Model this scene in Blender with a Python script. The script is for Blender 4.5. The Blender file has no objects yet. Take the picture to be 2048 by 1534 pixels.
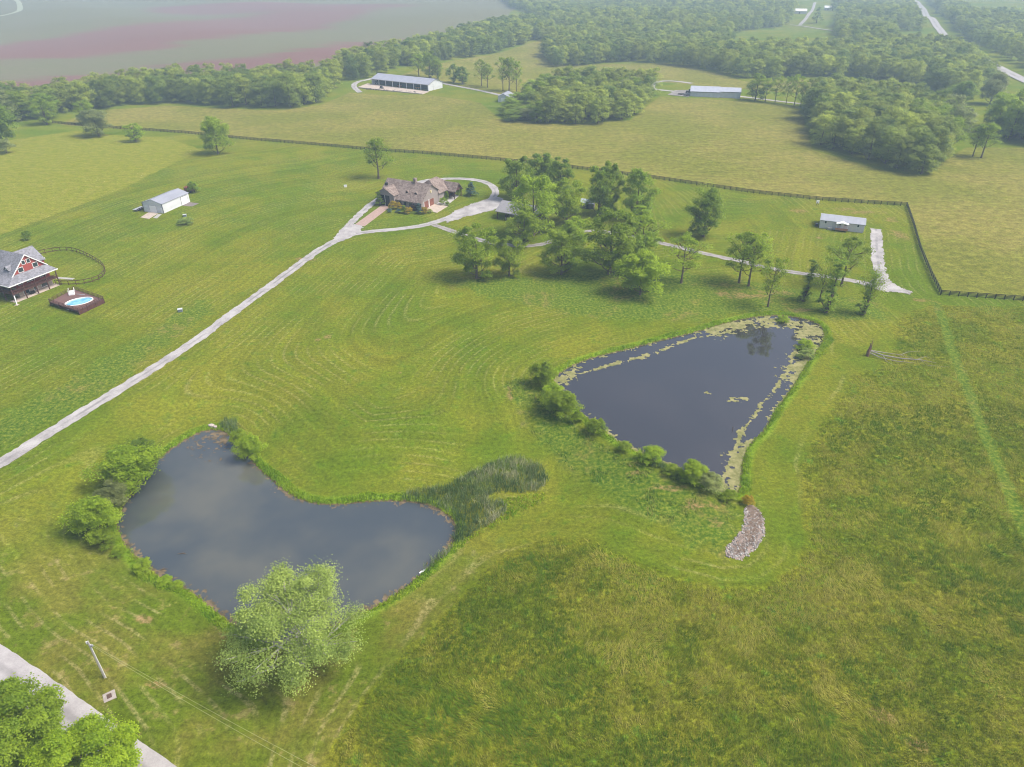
import bpy, math, random
import numpy as np
from mathutils import Vector, Matrix
R = math.radians
SC = bpy.context.scene
COL = SC.collection

# ---------------------------------------------------------------- camera
CAM_H, PITCH, FPX = 85.0, 31.5, 1400.0
cam = bpy.data.cameras.new('camera'); cam_o = bpy.data.objects.new('camera', cam); COL.objects.link(cam_o)
cam.sensor_width = 36; cam.lens = FPX / 2048 * 36; cam.clip_start = 1; cam.clip_end = 20000
cam_o.location = (0, 0, CAM_H); cam_o.rotation_euler = (R(90 - PITCH), 0, 0)
SC.camera = cam_o
# ---------------------------------------------------------------- sky + sun
SUN_EL, SUN_AZ = 54, 98            # azimuth clockwise from +Y
wd = bpy.data.worlds.new('World'); SC.world = wd; wd.use_nodes = True
nt = wd.node_tree; nt.nodes.clear()
sky = nt.nodes.new('ShaderNodeTexSky'); sky.sky_type = 'NISHITA'; sky.sun_disc = False
sky.sun_elevation = R(SUN_EL); sky.sun_rotation = R(SUN_AZ); sky.air_density = 0.8; sky.dust_density = 4.0; sky.ozone_density = 1.0
bg = nt.nodes.new('ShaderNodeBackground'); bg.inputs[1].default_value = 0.15
wo = nt.nodes.new('ShaderNodeOutputWorld')
nt.links.new(sky.outputs[0], bg.inputs[0]); nt.links.new(bg.outputs[0], wo.inputs[0])
sl = bpy.data.lights.new('sun', 'SUN'); sl.energy = 2.9; sl.angle = R(28); sl.color = (1, 0.95, 0.86)
so = bpy.data.objects.new('sun', sl); COL.objects.link(so); so.location = (100, 60, 300)
sdir = Vector((math.sin(R(SUN_AZ)) * math.cos(R(SUN_EL)), math.cos(R(SUN_AZ)) * math.cos(R(SUN_EL)), math.sin(R(SUN_EL))))
so.rotation_euler = sdir.to_track_quat('Z', 'Y').to_euler()
SC.view_settings.view_transform = 'Standard'; SC.view_settings.look = 'None'
SC.view_settings.exposure = 0.64; SC.view_settings.gamma = 1
SC.cycles.use_denoising = True; SC.cycles.use_adaptive_sampling = False
SC.cycles.pixel_filter_type = 'BLACKMAN_HARRIS'; SC.cycles.filter_width = 1.05
SC.cycles.volume_bounces = 0
SC.cycles.max_bounces = 6
SC.cycles.transparent_max_bounces = 4

# ---------------------------------------------------------------- photo pixel (2048 px wide) <-> place
_p = R(PITCH)
FW = np.array([0, math.cos(_p), -math.sin(_p)]); UP = np.array([0, math.sin(_p), math.cos(_p)])
def P0(x, y, z=0.0):
    d = FW * FPX + np.array([1., 0, 0]) * (x - 1024) + UP * (767 - y)
    t = (z - CAM_H) / d[2]
    return np.array([0, 0, CAM_H]) + d * t
def poly0(pts, z=0.0):
    return np.array([P0(x, y, z)[:2] for x, y in pts])
def chaikin(p, n=2, closed=True):
    p = np.asarray(p, float)
    for _ in range(n):
        q = np.roll(p, -1, 0) if closed else p[1:]
        a = p if closed else p[:-1]
        r = np.empty((len(a) * 2, p.shape[1])); r[0::2] = .75 * a + .25 * q; r[1::2] = .25 * a + .75 * q
        if not closed: r = np.vstack([p[:1], r, p[-1:]])
        p = r
    return p
def sstep(a, b, x):
    t = np.clip((x - a) / (b - a), 0, 1); return t * t * (3 - 2 * t)
_rng = np.random.default_rng(5)
_T = _rng.random((256, 256))
def vnoise(x, y):
    xi = np.floor(x).astype(int); yi = np.floor(y).astype(int); fx = x - xi; fy = y - yi
    fx = fx * fx * (3 - 2 * fx); fy = fy * fy * (3 - 2 * fy)
    a = _T[xi & 255, yi & 255]; b = _T[(xi + 1) & 255, yi & 255]; c = _T[xi & 255, (yi + 1) & 255]; d = _T[(xi + 1) & 255, (yi + 1) & 255]
    return (a * (1 - fx) + b * fx) * (1 - fy) + (c * (1 - fx) + d * fx) * fy
def fbm(x, y, o=4):
    s = 0; a = 1; t = 0
    for k in range(o):
        s = s + a * vnoise(x * 2 ** k + 17.3 * k, y * 2 ** k + 9.1 * k); t += a; a *= .5
    return s / t
def seg_dist(px, py, poly, closed=True):
    best = np.full(px.shape, 1e9); n = len(poly)
    for i in range(n if closed else n - 1):
        ax, ay = poly[i]; bx, by = poly[(i + 1) % n]
        dx, dy = bx - ax, by - ay; L = dx * dx + dy * dy + 1e-9
        t = np.clip(((px - ax) * dx + (py - ay) * dy) / L, 0, 1)
        best = np.minimum(best, (px - ax - t * dx) ** 2 + (py - ay - t * dy) ** 2)
    return np.sqrt(best)
def inside(px, py, poly):
    r = np.zeros(px.shape, bool); n = len(poly)
    for i in range(n):
        ax, ay = poly[i]; bx, by = poly[(i + 1) % n]
        c = (ay > py) != (by > py)
        with np.errstate(divide='ignore', invalid='ignore'):
            r ^= c & (px < (bx - ax) * (py - ay) / (by - ay + 1e-12) + ax)
    return r
def sdf(px, py, poly, margin=45):
    px = np.asarray(px, float); py = np.asarray(py, float)
    out = np.full(px.shape, float(margin))
    m = (px > poly[:, 0].min() - margin) & (px < poly[:, 0].max() + margin) & (py > poly[:, 1].min() - margin) & (py < poly[:, 1].max() + margin)
    if m.any():
        d = seg_dist(px[m], py[m], poly); d[inside(px[m], py[m], poly)] *= -1
        out[m] = np.minimum(d, margin)
    return out

# ---------------------------------------------------------------- the two ponds and the lie of the land
Z_L, Z_R = -2.9, -0.4
POND_L = [(437,860),(405,862),(370,880),(335,905),(310,925),(285,948),(262,985),(243,1020),(234,1055),(247,1082),(265,1105),(290,1133),(320,1153),(360,1170),(395,1190),(420,1210),(440,1228),(490,1262),(545,1284),(620,1275),(690,1243),(720,1228),(760,1208),(800,1183),(850,1140),(905,1090),(913,1060),(905,1040),(880,1020),(850,1008),(800,1003),(740,1003),(690,1009),(650,1011),(610,1004),(570,985),(530,950),(510,930),(490,905),(475,885),(458,868)]
POND_R = [(1645,658),(1648,675),(1635,698),(1610,730),(1590,765),(1565,800),(1545,825),(1530,860),(1500,885),(1485,915),(1480,955),(1478,982),(1465,992),(1440,982),(1400,965),(1350,937),(1300,915),(1245,890),(1210,862),(1180,840),(1150,815),(1125,785),(1108,765),(1112,752),(1150,728),(1200,712),(1260,698),(1320,682),(1380,668),(1440,650),(1480,640),(1520,633),(1560,631),(1600,636),(1632,645)]
CATTAIL = [(800,1003),(815,988),(900,975),(930,955),(975,935),(1010,920),(1050,920),(1085,938),(1097,962),(1088,985),(1040,990),(990,988),(968,1003),(1015,1008),(1012,1033),(960,1065),(915,1094),(903,1082),(914,1040),(885,1018),(850,1008)]
pL = chaikin(poly0(POND_L, Z_L), 2); pR = chaikin(poly0(POND_R, Z_R), 2); pC = chaikin(poly0(CATTAIL, Z_L), 1)
DAM = poly0([(1085,755),(1125,812),(1190,862),(1300,925),(1400,985),(1470,1010)])
def hgt(x, y):
    x = np.asarray(x, float); y = np.asarray(y, float)
    a = 3.2 * sstep(190, 700, np.hypot(x, y - 120))
    h = a * (np.sin(x / 61 + 1.3) * np.cos(y / 74 + .4) + .6 * np.sin((x + y) / 97 + 2))
    h = h * sstep(60, 200, seg_dist(x, y, np.array([[-60, 270], [120, 255]]), False) * .6 + 60 * 0 + 0 * x + 60) if False else h
    sl = sdf(x, y, pL); sr = sdf(x, y, pR); scat = sdf(x, y, pC)
    near = np.minimum(sl, scat)
    h = h - 2.5 * (1 - sstep(1.0, 22.0, near))
    h = h + 0.25 * (1 - sstep(0, 9, seg_dist(x, y, DAM, False))) * sstep(0, 3, sr)
    for s, z, m in ((sl, Z_L, pL), (sr, Z_R, pR)):
        bank = z + np.clip(s, -3, 1.4) * .32
        k = sstep(.2, 2.5, s)
        h = np.where(s < 2.5, bank * (1 - k) + h * k, h)
    return h
def h1(x, y): return float(hgt(np.array([x]), np.array([y]))[0])
def G(x, y):
    z = 0.0
    for _ in range(9):
        w = P0(x, y, z); z = .3 * z + .7 * h1(w[0], w[1])
    return Vector((w[0], w[1], h1(w[0], w[1])))
def gpoly(pts): return np.array([G(x, y)[:2] for x, y in pts])

# ---------------------------------------------------------------- object helpers
def tag(o, label=None, cat=None, group=None, kind=None):
    if label: o['label'] = label
    if cat: o['category'] = cat
    if group: o['group'] = group
    if kind: o['kind'] = kind
    return o
def empty(name, loc, rz=0.0, label=None, cat=None, group=None, scale=None):
    o = bpy.data.objects.new(name, None); COL.objects.link(o); o.location = loc; o.rotation_euler = (0, 0, rz)
    o.empty_display_size = .5
    if scale is not None: o.scale = scale
    return tag(o, label, cat, group)
def link_mesh(name, me, mat=None, parent=None, loc=None, rz=0.0):
    o = bpy.data.objects.new(name, me); COL.objects.link(o)
    if mat is not None and not me.materials: me.materials.append(mat)
    if parent is not None: o.parent = parent
    if loc is not None: o.location = loc; o.rotation_euler = (0, 0, rz)
    return o
def np_mesh(name, V, F, attrs=None, smooth=False):
    """V (n,3), F (m,k) constant k; attrs {name: (domain, values)}"""
    me = bpy.data.meshes.new(name); V = np.asarray(V, np.float32); F = np.asarray(F, np.int32)
    me.vertices.add(len(V)); me.vertices.foreach_set('co', V.ravel())
    k = F.shape[1]; me.loops.add(F.size); me.loops.foreach_set('vertex_index', F.ravel())
    me.polygons.add(len(F)); me.polygons.foreach_set('loop_start', np.arange(0, F.size, k, dtype=np.int32))
    if smooth: me.polygons.foreach_set('use_smooth', np.ones(len(F), bool))
    for n, v in (attrs or {}).items():
        v = np.asarray(v, np.float32)
        dom = 'FACE' if len(v) == len(F) and len(v) != len(V) else 'POINT'
        a = me.attributes.new(n, 'FLOAT', dom); a.data.foreach_set('value', v)
    me.update(calc_edges=True); return me
class MB:
    def __init__(s): s.v = []; s.f = []
    def add(s, vs, fs):
        b = len(s.v); s.v += [tuple(v) for v in vs]; s.f += [tuple(b + i for i in f) for f in fs]; return s
    def box(s, x0, y0, z0, x1, y1, z1):
        return s.add([(x0,y0,z0),(x1,y0,z0),(x1,y1,z0),(x0,y1,z0),(x0,y0,z1),(x1,y0,z1),(x1,y1,z1),(x0,y1,z1)],
                     [(0,3,2,1),(4,5,6,7),(0,1,5,4),(1,2,6,5),(2,3,7,6),(3,0,4,7)])
    def cbox(s, c, sx, sy, sz): return s.box(c[0]-sx/2, c[1]-sy/2, c[2], c[0]+sx/2, c[1]+sy/2, c[2]+sz)
    def prism(s, outline, axis, a, b):
        """outline of 2-D points extruded along axis x/y/z from a to b"""
        n = len(outline)
        def mk(p, t): return (t, p[0], p[1]) if axis == 'x' else ((p[0], t, p[1]) if axis == 'y' else (p[0], p[1], t))
        return s.add([mk(p, a) for p in outline] + [mk(p, b) for p in outline],
                     [tuple(range(n))[::-1], tuple(range(n, 2*n))] + [(i, (i+1) % n, n+(i+1) % n, n+i) for i in range(n)])
    def slab(s, pts, t):
        """thick plate: top polygon pts, thickness t downwards"""
        n = len(pts)
        return s.add(list(pts) + [(p[0], p[1], p[2]-t) for p in pts], [tuple(range(n)), tuple(range(n, 2*n))[::-1]] + [(i, n+i, n+(i+1) % n, (i+1) % n) for i in range(n)])
    def tube(s, pts, rad, sides=6, cap=True):
        pts = [Vector(p) for p in pts]; b = len(s.v); n = len(pts)
        for i, p in enumerate(pts):
            d = (pts[min(i+1, n-1)] - pts[max(i-1, 0)]).normalized()
            u = d.orthogonal().normalized() if abs(d.z) < .95 else Vector((1, 0, 0)); w = d.cross(u).normalized(); u = w.cross(d)
            r = rad[i] if hasattr(rad, '__len__') else rad
            for k in range(sides):
                a = 2*math.pi*k/sides; q = p + u*math.cos(a)*r + w*math.sin(a)*r; s.v.append(tuple(q))
        for i in range(n-1):
            for k in range(sides):
                s.f.append((b+i*sides+k, b+i*sides+(k+1) % sides, b+(i+1)*sides+(k+1) % sides, b+(i+1)*sides+k))
        if cap: s.f.append(tuple(b+k for k in range(sides))[::-1]); s.f.append(tuple(b+(n-1)*sides+k for k in range(sides)))
        return s
    def mesh(s, name):
        me = bpy.data.meshes.new(name); me.from_pydata(s.v, [], s.f); me.update(); return me
    def build(s, name, mat, parent=None, loc=None, rz=0.0, bevel=0):
        o = link_mesh(name, s.mesh(name), mat, parent, loc, rz)
        if bevel:
            m = o.modifiers.new('bevel', 'BEVEL'); m.width = bevel; m.segments = 2
        return o

# ---------------------------------------------------------------- materials
class NT:
    def __init__(s, name):
        s.m = bpy.data.materials.new(name); s.m.use_nodes = True; s.t = s.m.node_tree; s.t.nodes.clear()
        s.out = s.t.nodes.new('ShaderNodeOutputMaterial')
    def n(s, typ, **kw):
        nd = s.t.nodes.new(typ)
        for k, v in kw.items(): setattr(nd, k, v)
        return nd
    def set(s, sock, v):
        if isinstance(v, bpy.types.NodeSocket): s.t.links.new(v, sock)
        elif v is not None: sock.default_value = v if not (isinstance(v, tuple) and len(v) == 3 and sock.type == 'RGBA') else (*v, 1)
    def pos(s): return s.n('ShaderNodeNewGeometry').outputs['Position']
    def obj(s): return s.n('ShaderNodeTexCoord').outputs['Object']
    def rnd(s): return s.n('ShaderNodeObjectInfo').outputs['Random']
    def attr(s, name): return s.n('ShaderNodeAttribute', attribute_name=name).outputs['Fac']
    def scale(s, v, sc):
        nd = s.n('ShaderNodeMapping'); s.set(nd.inputs[0], v); nd.inputs['Scale'].default_value = sc; return nd.outputs[0]
    def noise(s, v, sc, det=4, rough=.55, dist=0):
        nd = s.n('ShaderNodeTexNoise'); s.set(nd.inputs['Vector'], v); nd.inputs['Scale'].default_value = sc
        nd.inputs['Detail'].default_value = det; nd.inputs['Roughness'].default_value = rough; nd.inputs['Distortion'].default_value = dist
        return nd.outputs[0]
    def voro(s, v, sc):
        nd = s.n('ShaderNodeTexVoronoi'); s.set(nd.inputs['Vector'], v); nd.inputs['Scale'].default_value = sc; return nd.outputs['Distance']
    def math(s, op, a, b=None, c=None):
        nd = s.n('ShaderNodeMath', operation=op); s.set(nd.inputs[0], a)
        if b is not None: s.set(nd.inputs[1], b)
        if c is not None: s.set(nd.inputs[2], c)
        return nd.outputs[0]
    def ss(s, v, a, b, lo=0., hi=1.):
        nd = s.n('ShaderNodeMapRange', interpolation_type='SMOOTHSTEP'); s.set(nd.inputs[0], v)
        nd.inputs[1].default_value = a; nd.inputs[2].default_value = b; nd.inputs[3].default_value = lo; nd.inputs[4].default_value = hi
        return nd.outputs[0]
    def lin(s, v, a, b, lo=0., hi=1.):
        nd = s.n('ShaderNodeMapRange'); s.set(nd.inputs[0], v)
        nd.inputs[1].default_value = a; nd.inputs[2].default_value = b; nd.inputs[3].default_value = lo; nd.inputs[4].default_value = hi
        return nd.outputs[0]
    def mix(s, f, a, b, bt='MIX'):
        nd = s.n('ShaderNodeMix', data_type='RGBA', blend_type=bt); s.set(nd.inputs[0], f); s.set(nd.inputs[6], a); s.set(nd.inputs[7], b); return nd.outputs[2]
    def mulc(s, c, f):
        nd = s.n('ShaderNodeVectorMath', operation='SCALE'); s.set(nd.inputs[0], c); s.set(nd.inputs['Scale'], f); return nd.outputs[0]
    def bsdf(s, col, rough=.8, spec=.3, metal=0, bump=None, bstr=.3, bdist=.05, **kw):
        b = s.n('ShaderNodeBsdfPrincipled'); s.set(b.inputs['Base Color'], col); s.set(b.inputs['Roughness'], rough)
        b.inputs['Specular IOR Level'].default_value = spec; b.inputs['Metallic'].default_value = metal
        if bump is not None:
            bn = s.n('ShaderNodeBump'); bn.inputs['Strength'].default_value = bstr; bn.inputs['Distance'].default_value = bdist
            s.set(bn.inputs['Height'], bump); s.t.links.new(bn.outputs[0], b.inputs['Normal'])
        s.t.links.new(b.outputs[0], s.out.inputs[0]); return b
MATS = {}
def paint(name, col, rough=.7, var=.12, sc=1.5, metal=0, spec=.3, bump=0):
    if name in MATS: return MATS[name]
    t = NT(name); p = t.obj(); n = t.noise(p, sc, 5); f = t.lin(n, .25, .75, 1 - var, 1 + var)
    n2 = t.noise(p, sc * 9, 3); f = t.math('MULTIPLY', f, t.lin(n2, .25, .75, 1 - var * .6, 1 + var * .6))
    t.bsdf(t.mulc(t.mix(0., (*col, 1), (*col, 1)), f), rough, spec, metal, bump=n2 if bump else None, bstr=bump or .1)
    MATS[name] = t.m; return t.m
def ribbed(name, col, pitch=.9, axis=0, rough=.45, depth=.12, stain=.12):
    """standing-seam sheet metal: seams across one object axis"""
    t = NT(name); p = t.obj(); sx = t.n('ShaderNodeSeparateXYZ'); t.set(sx.inputs[0], p)
    w = t.math('FRACT', t.math('DIVIDE', sx.outputs[axis], pitch)); w = t.ss(w, .0, .12)
    n = t.noise(t.scale(p, (1, .3, 1)), .6, 5)
    f = t.math('MULTIPLY', t.lin(n, .25, .75, 1 - stain, 1 + stain), t.lin(w, 0, 1, 1 - depth, 1))
    t.bsdf(t.mulc(t.mix(0., (*col, 1), (*col, 1)), f), rough, .4, 0, bump=w, bstr=.25, bdist=.04); return t.m
def shingle(name, c1, c2, sc=1.4):
    t = NT(name); p = t.obj()
    nd = t.n('ShaderNodeTexVoronoi'); t.set(nd.inputs['Vector'], t.scale(p, (1, 1, 1.2))); nd.inputs['Scale'].default_value = sc
    s2 = t.n('ShaderNodeSeparateXYZ'); t.set(s2.inputs[0], nd.outputs['Color'])
    n = t.noise(p, .35, 4); f = t.math('ADD', t.math('MULTIPLY', s2.outputs[0], .75), t.math('MULTIPLY', n, .5))
    t.bsdf(t.mix(t.ss(f, .2, 1.), (*c1, 1), (*c2, 1)), .9, .2, 0, bump=s2.outputs[1], bstr=.4, bdist=.05); return t.m

def ground_material():
    t = NT('ground_cover'); p = t.pos(); p2 = t.scale(p, (1, 1, 0))
    tall, hay, pond, crop, stripe, soil, purple, dark, dist = [t.attr(k) for k in ('sd_tall', 'sd_hay', 'sd_pond', 'sd_crop', 'stripe', 'soil', 'purple', 'dark', 'verge')]
    n50 = t.noise(p2, .018, 3); n12 = t.noise(p2, .075, 4); n3 = t.noise(p2, .35, 4, .6); n1 = t.noise(p2, 1.3, 4, .65); nf = t.noise(p2, 3.6, 5, .85)
    # mown turf
    lawn = t.mix(t.ss(t.math('ADD', t.math('MULTIPLY', n50, .6), t.math('MULTIPLY', n12, .4)), .38, .62), (.090, .136, .007, 1), (.158, .168, .014, 1))
    lawn = t.mix(t.ss(n3, .5, .8), lawn, (.062, .118, .006, 1))
    # mowing swaths follow the field edge
    wob = t.math('ADD', stripe, t.math('MULTIPLY', t.noise(p2, .03, 2), 2.2))
    cmb = t.n('ShaderNodeCombineXYZ'); t.set(cmb.inputs[0], t.math('MULTIPLY', wob, .55)); t.set(cmb.inputs[1], t.math('MULTIPLY', n50, 1.0))
    sw = t.noise(cmb.outputs[0], 1.0, 3, .6)
    mulA = t.lin(sw, .3, .7, .83, 1.16)
    fr = t.math('FRACT', t.math('DIVIDE', wob, 2.1))
    line = t.math('MULTIPLY', t.ss(fr, .0, .10), t.ss(fr, .34, .22))
    blot = t.ss(t.noise(p2, .045, 3, .6), .44, .60)
    grain = t.ss(t.noise(t.scale(p2, (1, 1, 1)), 1.3, 5, .85), .36, .62)
    clip = t.math('MULTIPLY', t.math('MULTIPLY', line, blot), grain)
    notlawn = t.ss(t.math('ADD', pond, t.math('MULTIPLY', n3, 2)), 1.8, 4.0)
    clip = t.math('MULTIPLY', t.math('MULTIPLY', clip, .30), notlawn)
    lawn = t.mulc(lawn, mulA)
    lawn = t.mix(clip, lawn, (.33, .285, .125, 1))
    dry = t.math('MULTIPLY', t.ss(n3, .62, .74), t.ss(n12, .5, .65))
    lawn = t.mix(t.math('MULTIPLY', dry, .45), lawn, (.27, .22, .09, 1))
    pal = t.ss(t.math('ADD', t.attr('pale'), t.math('MULTIPLY', t.math('SUBTRACT', n3, .5), .6)), .35, .65)
    plc = t.mix(t.ss(t.noise(t.scale(p2, (.2, .5, 1)), 1, 5, .7), .4, .62), (.155, .180, .012, 1), (.215, .21, .028, 1))
    plc = t.mix(t.math('MULTIPLY', t.ss(n12, .52, .6), t.ss(n1, .64, .72)), plc, (.62, .60, .48, 1))
    lawn = t.mix(pal, lawn, plc)
    yy_ = t.n('ShaderNodeSeparateXYZ'); t.set(yy_.inputs[0], p); nearm = t.math('MULTIPLY', t.ss(yy_.outputs[1], 105, 70), t.ss(yy_.outputs[0], 8, -12))
    worn = t.mix(t.ss(n12, .4, .6), (.092, .130, .008, 1), (.145, .135, .024, 1))
    worn = t.mix(t.math('MULTIPLY', t.ss(n3, .56, .68), .55), worn, (.27, .19, .085, 1))
    lawn = t.mix(t.math('MULTIPLY', nearm, .75), lawn, t.mulc(worn, mulA))
    lawn = t.mix(t.math('MULTIPLY', t.math('MULTIPLY', t.math('MULTIPLY', nearm, line), t.ss(t.noise(p2, .11, 3), .46, .58)), t.math('MULTIPLY', grain, .36)), lawn, (.36, .29, .15, 1))
    # darker weedy turf, dam slope
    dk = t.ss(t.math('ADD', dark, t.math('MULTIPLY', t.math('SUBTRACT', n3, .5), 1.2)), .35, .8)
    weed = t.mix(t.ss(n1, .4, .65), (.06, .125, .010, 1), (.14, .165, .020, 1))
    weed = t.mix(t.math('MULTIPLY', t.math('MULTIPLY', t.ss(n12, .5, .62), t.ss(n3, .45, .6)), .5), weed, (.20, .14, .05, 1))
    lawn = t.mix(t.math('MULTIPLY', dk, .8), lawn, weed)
    # distant hayfield
    ns = t.noise(t.scale(p2, (.16, .55, 1)), 1, 5, .7); 
    hayc = t.mix(t.ss(n50, .35, .65), (.150, .155, .024, 1), (.205, .182, .042, 1))
    hayc = t.mix(t.ss(ns, .45, .75), hayc, (.125, .15, .014, 1))
    hayc = t.mulc(hayc, t.math('MULTIPLY', t.lin(n3, .3, .7, .80, 1.2), t.lin(t.noise(t.scale(p2, (.05, .22, 1)), 1, 5, .75), .3, .7, .84, 1.16)))
    # long meadow grass
    tl = t.mix(t.ss(n12, .35, .65), (.095, .125, .006, 1), (.145, .150, .012, 1))
    tl = t.mix(t.ss(n3, .55, .72), tl, (.07, .13, .010, 1))
    tl = t.mulc(tl, t.lin(n1, .3, .7, .72, 1.3))
    edge = t.math('MULTIPLY', t.math('SUBTRACT', n3, .5), 3.2)
    col = t.mix(t.ss(t.math('ADD', hay, edge), 1.0, -1.0), lawn, hayc)
    col = t.mix(t.ss(t.math('ADD', tall, edge), .6, -.6), col, tl)
    # ploughed and sown field
    edge2 = t.math('MULTIPLY', t.math('SUBTRACT', n12, .5), 3.)
    furrow = t.noise(t.scale(p2, (.02, .25, 1)), 1, 4, .6)
    cropc = t.mix(t.ss(furrow, .4, .7), (.135, .135, .07, 1), (.155, .135, .09, 1))
    pur = t.ss(t.math('ADD', purple, t.math('MULTIPLY', t.math('SUBTRACT', t.noise(t.scale(p2, (.006, .03, 1)), 1, 5, .65), .5), 1.9)), .2, .9)
    cropc = t.mix(t.math('MULTIPLY', pur, .8), cropc, (.175, .08, .08, 1))
    col = t.mix(t.ss(crop, 3., -3.), col, cropc)
    # pond margins: lush fringe, then trodden earth at the waterline
    lush = t.ss(t.math('ADD', pond, t.math('MULTIPLY', n1, 1.6)), 3.4, 1.9)
    col = t.mix(t.math('MULTIPLY', lush, .85), col, t.mix(n1, (.10, .20, .008, 1), (.19, .27, .018, 1)))
    mud = t.ss(t.math('ADD', pond, t.math('MULTIPLY', t.math('SUBTRACT', n1, .5), 1.2)), .55, .12)
    col = t.mix(mud, col, t.mix(n3, (.075, .055, .03, 1), (.17, .125, .075, 1)))
    # bare red soil
    so_ = t.math('MULTIPLY', t.ss(t.math('ADD', soil, t.math('MULTIPLY', t.math('SUBTRACT', n3, .5), 1.6)), .45, .85), t.ss(n1, .3, .62))
    col = t.mix(t.math('MULTIPLY', so_, .65), col, (.26, .155, .08, 1))
    # wild flowers and dead thatch in grass beside the lane
    fine = t.lin(nf, .3, .7, .56, 1.44); fine2 = t.math('MULTIPLY', t.lin(n1, .3, .7, .64, 1.36), t.lin(n3, .3, .7, .88, 1.12))
    col = t.mulc(col, t.math('MULTIPLY', fine, fine2))
    hh = t.math('ADD', nf, n1)
    t.bsdf(col, .95, .0, 0, bump=hh, bstr=.5, bdist=.25); return t.m

def leaf_material(name, dark, light, trans=.46, hue=.25):
    t = NT(name); tint = t.attr('tint'); r = t.rnd()
    c = t.mix(t.math('ADD', t.math('MULTIPLY', tint, 1 - hue), t.math('MULTIPLY', r, hue)), (*dark, 1), (*light, 1))
    c = t.mulc(c, t.lin(t.math('FRACT', t.math('MULTIPLY', r, 7.3)), 0, 1, .78, 1.2))
    d = t.n('ShaderNodeBsdfPrincipled'); t.set(d.inputs['Base Color'], c); d.inputs['Roughness'].default_value = .55; d.inputs['Specular IOR Level'].default_value = .25
    tr = t.n('ShaderNodeBsdfTranslucent'); t.set(tr.inputs[0], t.mulc(c, 1.25))
    mx = t.n('ShaderNodeMixShader'); mx.inputs[0].default_value = trans
    t.t.links.new(d.outputs[0], mx.inputs[1]); t.t.links.new(tr.outputs[0], mx.inputs[2]); t.t.links.new(mx.outputs[0], t.out.inputs[0])
    return t.m
M_LEAF = dict(
    mid=leaf_material('leaf_green', (.135, .225, .012), (.36, .46, .024)),
    dark=leaf_material('leaf_dark_green', (.11, .20, .014), (.29, .39, .026)),
    bright=leaf_material('leaf_yellow_green', (.16, .26, .010), (.35, .45, .020)),
    wood=leaf_material('leaf_woodland', (.09, .165, .025), (.43, .48, .06), hue=.72),
    pale=leaf_material('leaf_pale_silver', (.115, .18, .028), (.34, .42, .09), .3),
    grey=leaf_material('leaf_grey_olive', (.15, .19, .055), (.33, .37, .12)),
    blue=leaf_material('leaf_blue_spruce', (.03, .07, .05), (.09, .17, .14), .1),
    gold=leaf_material('leaf_golden', (.32, .24, .012), (.60, .46, .03)),
    red=leaf_material('leaf_dark_red', (.04, .018, .02), (.09, .05, .04)))
def grass_material(name, c0, c1, c2):
    t = NT(name); a = t.attr('tint')
    c = t.mix(t.ss(a, 0, .5), (*c0, 1), (*c1, 1)); c = t.mix(t.ss(a, .5, 1.), c, (*c2, 1))
    d = t.n('ShaderNodeBsdfDiffuse'); t.set(d.inputs[0], c)
    tr = t.n('ShaderNodeBsdfTranslucent'); t.set(tr.inputs[0], c)
    mx = t.n('ShaderNodeMixShader'); mx.inputs[0].default_value = .3
    t.t.links.new(d.outputs[0], mx.inputs[1]); t.t.links.new(tr.outputs[0], mx.inputs[2]); t.t.links.new(mx.outputs[0], t.out.inputs[0]); return t.m
M_BARK = paint('bark', (.12, .09, .065), .95, .3, 2)
M_PALEBARK = paint('pale_bark', (.42, .40, .36), .9, .3, 1.5)
def gravel_mat(name, c1, c2, sc=3.):
    t = NT(name); p = t.pos(); n = t.noise(p, .25, 4, .6); n2 = t.noise(p, sc, 4, .8); e = t.attr('across')
    c = t.mix(t.ss(t.math('ADD', t.math('MULTIPLY', n, .6), t.math('MULTIPLY', n2, .4)), .35, .65), (*c1, 1), (*c2, 1))
    ruts = t.math('MULTIPLY', t.ss(t.math('ABSOLUTE', e), .34, .08), t.ss(t.noise(p, .12, 3), .38, .6))
    c = t.mix(t.math('MULTIPLY', ruts, .6), c, (*[k * .6 for k in c1], 1))
    t.bsdf(c, .95, .1, 0, bump=n2, bstr=.3, bdist=.03); return t.m
M_GRAVEL = gravel_mat('pale_gravel', (.25, .235, .23), (.42, .40, .39))
M_GRAVEL2 = gravel_mat('worn_gravel', (.21, .195, .185), (.36, .335, .32))
M_ASPH = gravel_mat('worn_asphalt', (.30, .28, .275), (.42, .40, .39), 5.)
M_CONC = paint('concrete', (.42, .35, .29), .9, .18, .6)
M_PAVE = paint('brick_paving', (.34, .24, .20), .9, .18, 1.2)
M_WHITE = paint('white_trim', (.75, .75, .74), .5, .05)
M_BLACKWOOD = paint('black_stained_board', (.012, .014, .015), .8, .2)
M_BROWNWOOD = paint('brown_stained_timber', (.085, .035, .028), .8, .25)
M_DARK = paint('dark_opening', (.02, .02, .025), .4, .2)
M_GLASS = paint('window_glass', (.03, .04, .05), .12, .1, spec=.6)

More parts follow.
